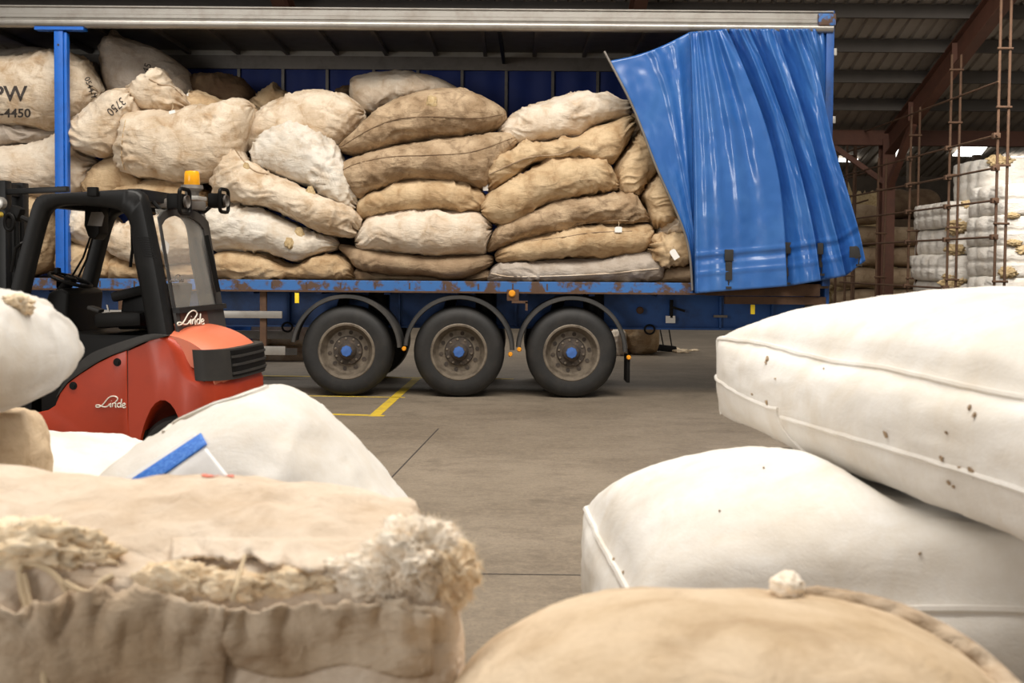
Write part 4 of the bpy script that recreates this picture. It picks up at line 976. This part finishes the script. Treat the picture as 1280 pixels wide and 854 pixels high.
# ------------------------------------------------------------------ big bags in the foreground
def bag8(name, cor, bulge, mat, seed, wr=1.0, n=64, ex=.62, label=None, cat=None, group=None, parent=None, sag=None, amp=(.022, .008, .004)):
    """cor: 8 corners, order (a,b,c) in {-1,1}: c slow, b, a fast.  bulge: dict face->distance ('t','b','l','r','f','k')"""
    cor = [Vector(c) for c in cor]
    bm = bmesh.new(); vs = {}
    def tri(a, b_, c):
        p = Vector((0, 0, 0))
        for i in range(8):
            sa, sb, sc_ = (1 if i & 1 else -1), (1 if i & 2 else -1), (1 if i & 4 else -1)
            p += cor[i]*((1+sa*a)*(1+sb*b_)*(1+sc_*c)/8)
        return p
    ctr = sum(cor, Vector())/8
    def fnrm(ids):
        p = [cor[i] for i in ids]; nn = (p[2]-p[0]).cross(p[3]-p[1]).normalized()
        return nn if nn.dot((sum(p, Vector())/4)-ctr) > 0 else -nn
    FN = {'l': fnrm((0, 2, 6, 4)), 'r': fnrm((1, 3, 7, 5)), 'f': fnrm((0, 1, 5, 4)), 'k': fnrm((2, 3, 7, 6)), 'b': fnrm((0, 1, 3, 2)), 't': fnrm((4, 5, 7, 6))}
    def shape(a, b_, c):
        p = tri(a, b_, c)
        def pr(x, y): return (max(0, 1-abs(x)**2.2)*max(0, 1-abs(y)**2.2))**ex
        if c >= .999: p += FN['t']*bulge.get('t', 0)*pr(a, b_)
        if c <= -.999: p += FN['b']*bulge.get('b', 0)*pr(a, b_)
        if a >= .999: p += FN['r']*bulge.get('r', 0)*pr(b_, c)
        if a <= -.999: p += FN['l']*bulge.get('l', 0)*pr(b_, c)
        if b_ >= .999: p += FN['k']*bulge.get('k', 0)*pr(a, c)
        if b_ <= -.999: p += FN['f']*bulge.get('f', 0)*pr(a, c)
        if sag: p = sag(p)
        return p
    def vert(i, j, k):
        key = (i, j, k)
        if key not in vs: vs[key] = bm.verts.new(shape(-1+2*i/n, -1+2*j/n, -1+2*k/nc))
        return vs[key]
    nc = max(10, n//2)
    for i in range(n):
        for j in range(n):
            bm.faces.new((vert(i, j, nc), vert(i+1, j, nc), vert(i+1, j+1, nc), vert(i, j+1, nc)))
            bm.faces.new((vert(i, j, 0), vert(i, j+1, 0), vert(i+1, j+1, 0), vert(i+1, j, 0)))
        for k in range(nc):
            bm.faces.new((vert(i, 0, k), vert(i+1, 0, k), vert(i+1, 0, k+1), vert(i, 0, k+1)))
            bm.faces.new((vert(i, n, k), vert(i, n, k+1), vert(i+1, n, k+1), vert(i+1, n, k)))
            bm.faces.new((vert(0, i, k), vert(0, i, k+1), vert(0, i+1, k+1), vert(0, i+1, k)))
            bm.faces.new((vert(n, i, k), vert(n, i+1, k), vert(n, i+1, k+1), vert(n, i, k+1)))
    bmesh.ops.recalc_face_normals(bm, faces=bm.faces); bm.normal_update()
    for _ in range(2): bmesh.ops.smooth_vert(bm, verts=bm.verts, factor=.5, use_axis_x=True, use_axis_y=True, use_axis_z=True)
    bm.normal_update(); so = seed*5.3; news = []
    for v in bm.verts:
        q = v.co+Vector((so, 0, 0)); nz = noise.noise
        d = amp[0]*nz(q*2.2)+amp[1]*(1-2.2*abs(nz(Vector((q.x*5, q.y*5, q.z*9)))))*max(0, .4+nz(q*1.7))+amp[2]*nz(q*16)
        news.append(v.co+v.normal*d*wr)
    for v, c_ in zip(bm.verts, news): v.co = c_
    bm.verts.index_update(); V = [v.co.copy() for v in bm.verts]; F = [tuple(v.index for v in f.verts) for f in bm.faces]; bm.free()
    o = mk(name, V, F, M[mat], parent); tag(o, label, cat, group)
    o_shape = shape
    return o, shape
def seam_abc(o, shape, path, r, mat, name='seam', n=60, out=.002):
    B_ = BV.setdefault(o.name, bvh(o)); f = resample(path, 0); pts = []
    for t in np.linspace(0, 1, n):
        p = shape(*f(t)); h = B_.find_nearest(p); pts.append(h[0]+h[1]*out)
    return MB().tube(pts, r, n=6).build(name, M[mat], o)
GB = 'big white wool bags in the foreground'
# upper right bag
a_ = P(900, 424, 4.9); zt, zb_ = a_.z, P(912, 520, 4.85).z
q0 = Vector((.945, 4.9)); q1 = Vector((1.50, 2.25)); wdir = Vector((.985, .20))*1.25
cor = []
for z in (zb_, zt):
    for wv in (1, 0):   # b: -1 = near face ('f'), +1 = far
        pass
def c_(along, wdt, z, dx=0): p = q0+(q1-q0)*along+wdir*wdt; return Vector((p.x+dx, p.y, z))
# axes: a = width (left face is the one towards the camera's left), b = along (near end first), c = up
corU = [c_(1, 0, zb_-.06), c_(1, 1, zb_-.02), c_(0, 0, zb_-.0, .02), c_(0, 1, zb_+.02), c_(1, 0, zt-.02), c_(1, 1, zt), c_(0, 0, zt), c_(0, 1, zt+.0)]
bagU, shU = bag8('wool_bag', corU, {'t': .26, 'b': .02, 'l': .12, 'r': .15, 'f': .15, 'k': .05}, 'white', 3, 1.0, 84, ex=.48, label='white woven wool bag with piped seams lying on top of the flatter white bag', cat='wool bag', group=GB)
seam_abc(bagU, shU, [(-1, -1, 1), (-1, 1, 1)], .011, 'white'); seam_abc(bagU, shU, [(-1, 1, 1), (1, 1, 1)], .011, 'white'); seam_abc(bagU, shU, [(-1, 1, 1), (-1, 1, -1)], .010, 'white')
seam_abc(bagU, shU, [(-1, 1, .05), (-1, .45, -.15), (-1, .38, -.1)], .008, 'white'); seam_abc(bagU, shU, [(-1, .36, -.25), (-1, 0, -.15), (-1, -1, -.1)], .009, 'white')
seam_abc(bagU, shU, [(-1, .40, -.1), (-1, .36, -.5), (-1, .22, -1)], .006, 'white')
# lower right bag
zl = .52
def lc(x, y, z): return Vector((x, y, z))
def press(p):
    t = (4.9-p.y)/2.65; xl = .945+(1.5-.945)*t-.14; lim = .85-.05*t
    e = max(0, min(1, (p.x-xl+.05)/.16)); e = e*e*(3-2*e)
    if p.z > lim: p = Vector((p.x, p.y, p.z*(1-e)+lim*e))
    return p
corL = [lc(.46, 3.30, .0), lc(2.45, 2.4, .0), lc(.40, 4.60, .0), lc(2.45, 4.55, .0), lc(.40, 3.38, zl-.02), lc(2.5, 2.42, .76), lc(.33, 4.62, zl), lc(2.5, 4.6, zl)]
bagL, shL = bag8('wool_bag', corL, {'t': .40, 'b': .0, 'l': .09, 'r': .1, 'f': .10, 'k': .12}, 'white', 8, 1.0, 84, ex=.46, sag=press, label='wide flat white wool bag on the floor, under the piped white bag', cat='wool bag', group=GB)
seam_abc(bagL, shL, [(-1, -1, 1), (-1, 1, 1)], .012, 'white'); seam_abc(bagL, shL, [(-1, -1, 1), (1, -1, 1)], .013, 'white'); seam_abc(bagL, shL, [(-1, 1, 1), (1, 1, 1)], .012, 'white')
def specks(o, pts):
    B_ = BV.setdefault(o.name, bvh(o)); mb = MB(); rnd = random.Random(5)
    for px, py, r in pts:
        d = ray(px, py).normalized(); h = B_.ray_cast(EYE, d)
        if not h[0]: continue
        nn = h[1]; a = nn.orthogonal().normalized(); b_ = nn.cross(a); V = []
        k = 7; ph = rnd.uniform(0, 6)
        for s in (0, 1):
            for i in range(k):
                t = 2*math.pi*i/k+ph; e = r*rnd.uniform(.5, 1.2); V.append(h[0]+nn*(.001+.006*s)+(a*math.cos(t)*e+b_*math.sin(t)*e*.55))
        mb = MB().add(V, [tuple(range(k-1, -1, -1)), tuple(range(k, 2*k))]+[(i, (i+1) % k, k+(i+1) % k, k+i) for i in range(k)]); mb.build('dung_speck', M['brown'], o, smooth=False)
    return None
specks(bagU, [(960, 449, .014), (958, 454, .009), (959, 503, .012), (941, 493, .006), (1108, 543, .013), (1213, 510, .010), (1219, 520, .011), (1178, 573, .012), (1184, 541, .007), (1216, 590, .018), (1201, 586, .010), (1187, 603, .008), (1193, 608, .006), (970, 474, .006), (1030, 462, .005)])
specks(bagL, [(957, 535, .008), (972, 543, .009), (768, 700, .008), (780, 716, .007), (1150, 692, .006), (955, 586, .005), (1056, 585, .006), (1152, 560, .006), (900, 640, .004)])
# tan bag nearest the camera
def round_bag(name, ctr, rad, mat, seed, nexp=2.5, n=110, m=80, wr=1.0, label=None, cat=None, group=None):
    V = []; F = []; ctr = Vector(ctr)
    def se(c, e): return math.copysign(abs(c)**e, c)
    for i in range(m+1):
        th = -math.pi/2+math.pi*i/m
        for j in range(n):
            ph = 2*math.pi*j/n; e = 2/nexp
            d = Vector((se(math.cos(th), e)*se(math.cos(ph), e)*rad[0], se(math.cos(th), e)*se(math.sin(ph), e)*rad[1], se(math.sin(th), e)*rad[2]))
            p = ctr+d; q = p+Vector((seed*3, 0, 0)); nn = d.normalized()
            dd = .03*noise.noise(q*2.0)+.006*(1-2*abs(noise.noise(Vector((q.x*4, q.y*10, q.z*5)))))+.003*noise.noise(q*14)
            V.append(p+nn*dd*wr)
    for i in range(m):
        for j in range(n): F.append((i*n+j, i*n+(j+1) % n, (i+1)*n+(j+1) % n, (i+1)*n+j))
    return tag(mk(name, V, F, M[mat]), label, cat, group)
bagN = round_bag('wool_bag', (.435, 2.02, .462), (.60, .52, .462), 'burlap2', 4, 2.6, label='tan hessian wool bag nearest the camera with a small wool ball on it', cat='wool bag', group='tan hessian bags in the foreground')
Bn = bvh(bagN); BV[bagN.name] = Bn
rim = []
for px, py in ((1010, 724), (1060, 732), (1110, 747), (1160, 772), (1205, 800), (1240, 825), (1272, 850)):
    for dy in range(0, 60, 2):
        h = Bn.ray_cast(EYE, ray(px-dy*.35, py+dy).normalized())
        if h[0] and (h[0]-EYE).length < 2.9: rim.append(h[0]+Vector((0, 0, .004))); break
if len(rim) > 3:
    cr_ = crom(rim, 10, closed=False); V = []; F = []
    for i, p in enumerate(cr_):
        hgt = .002+.016*noise.noise(Vector((i*.2, 3, 1))); w_ = .012*noise.noise(Vector((i*.45, 0, 7)))
        for (dx, dz) in ((-.012, -.02), (.0+w_, hgt*.8), (.015+w_, hgt), (.03, .0), (.03, -.03)): V.append(p+Vector((dx*1.2, dx*.6+.0, dz)))
    for i in range(len(cr_)-1):
        for j in range(4): F.append((5*i+j, 5*i+j+1, 5*i+6+j, 5*i+5+j))
    o = mk('gathered_rim', V, F, M['burlapdark'], bagN); o.modifiers.new('t', 'SOLIDIFY').thickness = .008
p = P(985, 704, 2.2); h = Bn.ray_cast(P(985, 735, 2.2)+Vector((0, 0, .6)), Vector((0, 0, -1)))
tuft('wool_ball', (p.x, h[0].y if h[0] else 2.2, (h[0].z+.018) if h[0] else p.z), .033, 5, 'woolpale', (1, 1, .85), .3, 4, label='small ball of loose wool resting on the tan hessian bag', cat='wool tuft')
# burlap bale, left foreground
bx0, bx1, by0, by1, bz = -2.05, -.115, 2.08, 2.88, .965
corB = [Vector(v) for v in ((bx0, by0+.03, .0), (bx1-.05, by0+.05, 0), (bx0, by1, 0), (bx1-.08, by1-.06, 0), (bx0, by0, bz-.01), (bx1, by0+.02, bz-.06), (bx0, by1, bz+.02), (bx1-.14, by1-.08, bz-.01))]
bale, shB = bag8('wool_bale', corB, {'t': .095, 'f': .05, 'r': .05, 'l': .05, 'k': .06}, 'burlap', 6, 1.35, 120, .55, label='burst burlap wool bale with wool poking out along its top edge, left foreground', cat='wool bale', group='tan hessian bags in the foreground', amp=(.03, .016, .006))
Bb = bvh(bale); BV[bale.name] = Bb
def on_bale(px, py):
    h = Bb.ray_cast(EYE, ray(px, py).normalized()); return h[0] if h[0] else P(px, py, 2.1)
# ragged flap of the top cover
def flap(name, px0, px1, yup, ydn, seed, mat, lift_=.015, amp=10, nrow=10):
    V = []; F = []; n = 70
    for i in range(n+1):
        px = px0+(px1-px0)*i/n
        for j in range(nrow):
            t = j/(nrow-1); yb = ydn(px)+amp*noise.noise((px*.03, seed, 0))+amp*.4*noise.noise((px*.12, seed, 5))
            py = yup(px)*(1-t)+yb*t; p = on_bale(px, py); d = ray(px, py).normalized()
            k = lift_*t**1.2*(1+.9*noise.noise((px*.04, t*2, seed)))
            V.append(p-d*(.002+k)+Vector((0, 0, .012*t*(1-t)*4*noise.noise((px*.05, 2, seed)))))
    for i in range(n):
        for j in range(nrow-1): F.append((i*nrow+j, (i+1)*nrow+j, (i+1)*nrow+j+1, i*nrow+j+1))
    o = mk(name, V, F, M[mat], bale); s_ = o.modifiers.new('t', 'SOLIDIFY'); s_.thickness = .007; s_.offset = 1; return o
flap('top_cover_flap', 215, 480, lambda x: 672+.00*x, lambda x: 707-12*math.cos((x-250)/70), 1, 'burlap', .05, 10)
flap('top_cover_flap', -30, 120, lambda x: 660, lambda x: 690+.15*x, 2, 'burlap', .01, 8)
flap('front_cover_flap', 262, 540, lambda x: 838+8*math.sin(x/25), lambda x: 752+7*math.sin(x/40)+.04*(x-262), 3, 'burlapdark', .04, 14, 14)
flap('front_cover_flap', -30, 282, lambda x: 868, lambda x: 745+13*math.sin(x/40+1)-.00*x, 5, 'burlapdark', .045, 16, 14)
flap('side_cover_flap', 470, 556, lambda x: 800, lambda x: 742+.25*(x-470), 8, 'burlapdark', .04, 10, 12)
for i, (px, py, r, mt, sq) in enumerate(((30, 690, .075, 'wool', (2.0, .7, .75)), (95, 700, .05, 'wool', (1.4, .7, .8)), (225, 735, .06, 'wool', (1.5, .6, .7)), (290, 738, .05, 'wool', (1.4, .6, .6)), (372, 735, .05, 'wool', (1.7, .6, .6)), (440, 728, .055, 'woolpale', (1.6, .6, .75)))):
    tuft('wool_tuft', on_bale(px, py)+Vector((0, .015, 0)), r, i+11, mt, sq, .36, 5, bale, fr=2.4)
for i, (px, py, Y, r, mt, sq) in enumerate(((515, 700, 2.16, .085, 'woolpale', (1.1, .9, .85)), (556, 712, 2.16, .062, 'wool', (.95, .9, .9)), (534, 676, 2.24, .055, 'woolpale', (1.1, .9, .75)), (480, 722, 2.12, .06, 'woolpale', (1.2, .8, .7)), (563, 736, 2.14, .042, 'wool', (.8, .9, .8)))):
    tuft('wool_tuft', P(px, py, Y), r, i+31, mt, sq, .34, 6, bale, fr=2.2)
def fuzz(o, n, ln, seed, mat, wd=.0011):
    B_ = bvh(o); rnd = random.Random(seed); W = WL[o.name]; vs = [v.co+W for v in o.data.vertices]; c = sum(vs, Vector())/len(vs); V = []; F = []
    for k in range(n):
        p = rnd.choice(vs); d = (p-c).normalized()+Vector((rnd.uniform(-.7, .7), rnd.uniform(-.7, .7), rnd.uniform(-.6, .6))); d.normalize()
        sd = d.orthogonal().normalized(); cur_ = Vector((rnd.uniform(-1, 1), rnd.uniform(-1, 1), rnd.uniform(-1.2, .6)))
        L_ = ln*rnd.uniform(.5, 1.3); q = p-d*.006; b0 = len(V)
        for i in range(5):
            w_ = wd*(1-i/5.2); V += [q-sd*w_, q+sd*w_]; d = (d+cur_*.6).normalized(); q = q+d*L_/4
        F += [(b0+2*i, b0+2*i+1, b0+2*i+3, b0+2*i+2) for i in range(4)]
    f = mk('wool_fibres', V, F, M[mat], o); f['kind'] = 'stuff'; return f
for i_, t_ in enumerate([c for c in bale.children if c.name.startswith('wool_tuft')]):
    big = i_ >= 6
    fuzz(t_, 2600 if big else 1500, .022 if big else .014, i_, t_.data.materials[0].name if t_.data.materials[0].name in M else 'wool')
def string(pts, r=.004, lift_=.012):
    out = []
    for p in crom([(a, b_, 0) for a, b_ in pts], 6, closed=False):
        d = ray(p.x, p.y).normalized(); out.append(on_bale(p.x, p.y)-d*lift_)
    return MB().tube(out, r, n=7).build('twine', M['twine'], bale)
string([(24, 715), (28, 745), (38, 785), (48, 815), (57, 860)], .006); string([(24, 716), (30, 706), (45, 706), (62, 714), (76, 728), (84, 745)], .006); string([(30, 718), (38, 760), (47, 800), (55, 840), (58, 862)], .006)
string([(306, 695), (300, 715), (295, 735), (290, 752)], .004, .06); string([(80, 728), (110, 742), (130, 726), (142, 720)], .007); string([(110, 742), (111, 770)], .006)
B_ = bale; mk_pts = []
rm = []
for k in range(14):
    px = 252+k*3.1; rm.append((px, 593.5+1.2*math.sin(k*.6)))
mb = MB(); V = []; F = []
for px, py in rm:
    for dy in (-1.5, 3.2):
        hgt = None
        for e in range(0, 14):
            h = Bb.ray_cast(EYE, ray(px, py+dy+e).normalized())
            if h[0]: hgt = h; py_ = py+dy+e; break
        V.append(hgt[0]+hgt[1]*.003 if hgt else P(px, py, 2.8))
for i in range(len(rm)-1): F.append((2*i, 2*i+2, 2*i+3, 2*i+1))
o = mk('red_paint_mark', V, F, M['redmark'], bale); o['label'] = 'red paint mark'
# white bag with a blue band, behind the burlap bale
bagS = sack_mesh('wool_bag', [(150,588),(172,562),(205,538),(262,506),(312,486),(345,481),(385,503),(430,549),(480,605),(526,660),(548,722),(556,790),(548,850),(520,872),(300,878),(130,872),(112,800),(118,680),(132,620)], 4.0, .62, 'white', 77, .45, 120, 90, 2.6, label='tall white wool bag with a blue woven band, behind the burlap bale', cat='wool bag', group=GB, gather=.6)
B_ = bvh(bagS); BV[bagS.name] = B_
tube_on(bagS, 'seam', [(205, 541), (222, 527), (262, 508), (300, 497), (322, 489), (333, 484)], .010, 'white', off=.0)
def patch(o, name, quad_px, mat, off, nu=24, nv=8):
    Bq = BV[o.name]; V = []; F = []; A_, B2, C2, D2 = [np.array(p, float) for p in quad_px]
    for i in range(nu+1):
        for j in range(nv+1):
            u, v = i/nu, j/nv; p = A_*(1-u)*(1-v)+B2*u*(1-v)+C2*u*v+D2*(1-u)*v; d = ray(*p).normalized(); h = Bq.ray_cast(EYE, d)
            V.append((h[0]-d*off) if h[0] else P(*p, 3.6))
    for i in range(nu):
        for j in range(nv): F.append((i*(nv+1)+j, (i+1)*(nv+1)+j, (i+1)*(nv+1)+j+1, i*(nv+1)+j+1))
    o2 = mk(name, V, F, M[mat], o); s_ = o2.modifiers.new('t', 'SOLIDIFY'); s_.thickness = .004; s_.offset = 1; return o2
pl = patch(bagS, 'plastic_panel', [(152, 600), (244, 542), (290, 600), (150, 670)], 'plastic', .004); pl['label'] = 'shiny white plastic panel on the bag'
bb = patch(bagS, 'blue_band', [(150, 608), (251, 541), (259, 555), (178, 612)], 'bluestrap', .010); bb['label'] = 'blue woven plastic band'
# pile at the left edge
sack_mesh('wool_bag', [(-170,470),(-160,400),(-100,366),(-40,358),(0,364),(20,376),(42,393),(56,416),(64,440),(62,466),(46,489),(22,503),(0,509),(-80,516),(-140,510)], 3.25, .42, 'white', 81, .8, label='white wool bag topmost of the left-edge pile, with a torn tuft on it', cat='wool bag', group=GB, nu=90, nv=80, gather=0)
bt = [o for o in bpy.data.objects if o.name.startswith('wool_bag')][-1]
tuft('wool_tuft', P(20, 378, 3.2), .03, 51, 'wool', (1.3, 1, .7), .5, 4, [o for o in bpy.data.objects if o.get('label', '').startswith('white wool bag topmost')][0])
tuft('wool_tuft', P(30, 385, 3.2), .022, 52, 'wool', (1.2, 1, .9), .5, 4, [o for o in bpy.data.objects if o.get('label', '').startswith('white wool bag topmost')][0])
sack_mesh('wool_bag', [(-170,530),(-100,512),(-30,509),(2,511),(19,519),(28,545),(31,590),(33,700),(34,850),(25,940),(-40,960),(-140,955),(-170,900),(-180,700)], 3.5, .40, 'burlap2', 83, 1.0, label='brown hessian bag under the topmost white bag at the left edge', cat='wool bag', group='tan hessian bags in the foreground', n_exp=3.2, gather=.5)
sack_mesh('wool_bag', [(-170,600),(-150,560),(-60,545),(20,541),(90,545),(150,555),(185,578),(192,640),(190,710),(170,745),(60,750),(-100,748),(-165,720)], 5.15, .5, 'white', 85, .6, label='low white wool bag lying on the floor in front of the forklift', cat='wool bag', group=GB, n_exp=2.6)
# ------------------------------------------------------------------ bale stacks and the rusty rack on the right
GS = 'pressed wool bales stacked by the rack'
def wool_bale(x0, x1, y0, y1, z0, z1, seed, label, mat='balewhite', bands=5, tufted=True):
    rnd = random.Random(seed); j = lambda a: rnd.uniform(-a, a)
    cor = [Vector((x+j(.04), y+j(.04), z)) for z in (z0, z1-.0) for y in (y0, y1) for x in (x0, x1)]
    L_ = y1-y0
    def sag(p):
        # wires pinch the bale: scallops along y and a belt round the middle
        s = abs(math.sin((p.y-y0)/L_*math.pi*bands)); zc = (z0+z1)/2; xc = (x0+x1)/2
        mid = abs((p.z-zc)/((z1-z0)/2)); e = .035*(1-s**.5)
        q = Vector(p); q.x += -e if p.x > xc else e
        q.z += (-e*.4 if p.z > zc else 0)
        g = .03*math.exp(-((p.z-zc)/.025)**2)
        if abs(p.x-xc) > (x1-x0)*.40: q.x += -g if p.x > xc else g
        if p.y < y0+.12: q.y += g
        return q
    o, _ = bag8('wool_bale', cor, {'t': .03, 'b': 0, 'l': .07, 'r': .05, 'f': .08, 'k': .05}, mat, seed, .9, 36, .6, label=label, cat='wool bale', group=GS, sag=sag)
    if tufted:
        for k in range(tufted if isinstance(tufted, int) and tufted > 1 else 2):
            tuft('wool_tuft', (x0+rnd.uniform(-.03, .45), y0-.02, rnd.choice((z0+.06, z1-.04))+j(.03)), rnd.uniform(.05, .10), seed*7+k, 'woolgold', (rnd.uniform(1.2, 2.2), .55, rnd.uniform(.7, 1.1)), .55, 4, o, fr=3)
    return o
ords = ['bottom', 'second from the floor', 'third from the floor', 'fourth from the floor', 'fifth from the floor', 'sixth from the floor', 'seventh from the floor', 'topmost']
h_ = .475
for k in range(6):
    z = k*h_; wool_bale(7.42+.02*(k % 2), 9.3, 16.35+.04*((k*3) % 3), 17.6, z, z+h_-.005, 100+k, 'smooth white pressed bale in the right-hand stack nearest the rack, '+('topmost' if k == 5 else ords[k]), bands=3, tufted=2 if k != 5 else 0)
h2 = .445
for k in range(6):
    z = k*h2; wool_bale(7.25+.05*((k*2) % 3), 8.75, 18.0, 19.7, z, z+h2-.005, 120+k, 'strapped white bale with scalloped side, stack behind the rack, '+('topmost full layer' if k == 5 else ords[k]), tufted=3)
z = 6*h2+.02; wool_bale(7.95, 9.2, 18.1, 19.5, z, z+.72, 130, 'tall pale bale alone on top of the scalloped stack behind the rack', bands=4, tufted=3)
# heap and sacks in the gloom behind the column
GD = 'tan sacks piled in the gloom behind the pillar'
pos = ['topmost', 'second from its top', 'third from its top', 'fourth from its top', 'fifth from its top', 'lowest']
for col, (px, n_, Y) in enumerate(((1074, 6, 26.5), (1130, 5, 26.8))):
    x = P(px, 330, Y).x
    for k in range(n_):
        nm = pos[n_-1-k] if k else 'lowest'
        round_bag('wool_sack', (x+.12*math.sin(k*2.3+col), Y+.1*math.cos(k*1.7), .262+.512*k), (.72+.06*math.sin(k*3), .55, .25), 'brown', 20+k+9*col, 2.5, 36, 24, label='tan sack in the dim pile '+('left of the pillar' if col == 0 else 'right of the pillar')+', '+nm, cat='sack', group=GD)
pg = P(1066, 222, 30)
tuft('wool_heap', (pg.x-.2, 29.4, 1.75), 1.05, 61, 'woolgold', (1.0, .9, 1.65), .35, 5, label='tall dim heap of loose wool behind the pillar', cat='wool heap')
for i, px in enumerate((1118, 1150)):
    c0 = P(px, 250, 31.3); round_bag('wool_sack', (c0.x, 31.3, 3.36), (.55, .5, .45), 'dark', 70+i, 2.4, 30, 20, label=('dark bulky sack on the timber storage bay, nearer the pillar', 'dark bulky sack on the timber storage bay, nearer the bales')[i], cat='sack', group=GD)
MB().box((9.6, 30.5, 0), (14, 32, 2.9), 0, .02).build('storage_shelf', M['timber'], smooth=False)
tag(bpy.data.objects['storage_shelf'], 'dark timber storage bay in the gloom behind the pillar', 'shelf')
# rack
rack = thing('scaffold_rack', 'rusty tube rack of paired poles and rails in front of the white bales', 'rack', (7.2, 19.5, 0))
ys = [16.0, 17.75, 19.5, 21.2, 23.2]; XR_ = 7.17
tops = [5.9, 5.05, 4.45, 3.7, 4.4]
for Yk, zt_ in zip(ys, tops):
    for dx in (0, .15):
        MB().tube([(XR_+dx, Yk, 0), (XR_+dx+.012, Yk, zt_)], .021, n=10).build('pole', M['rust'], rack)
    z = .5
    while z < zt_-.1:
        MB().tube([(XR_-.04, Yk-.03, z), (XR_+.19, Yk-.03, z+.0)], .018, n=8).build('rung', M['rust'], rack); z += .86
for z0, z1 in ((3.52, 3.52), (3.04, 3.04), (2.56, 2.56), (2.02, 2.02), (1.22, 1.22), (4.3, 4.3)):
    MB().tube([(XR_-.04, 15.9, z0), (XR_-.04, 23.4, z1)], .017, n=8).build('rail', M['rust'], rack)
for Yk in ys[:3]:
    for z in (3.52, 3.04, 2.56, 2.02, 1.22): MB().box((XR_-.075, Yk-.05, z-.04), (XR_+.03, Yk+.04, z+.04), 0, .012).build('coupler', M['rust'], rack)
for X in (5.9, 6.6):
    pass
rack2 = thing('scaffold_rack', 'dark tube rack standing left of the pillar behind the curtain edge', 'rack', (7.0, 25, 0))
for (px, y_) in ((1045, 25.5), (1057, 25.5), (1068, 24.6)):
    c0 = P(px, 300, y_); MB().tube([(c0.x, y_, 0), (c0.x, y_, 4.6)], .03, n=8).build('pole', M['rust'], rack2)
for py in (182, 215, 250): 
    a, b_ = P(1040, py+14, 25.5), P(1085, py, 24.4); MB().tube([a, b_], .02, n=8).build('rail', M['rust'], rack2)
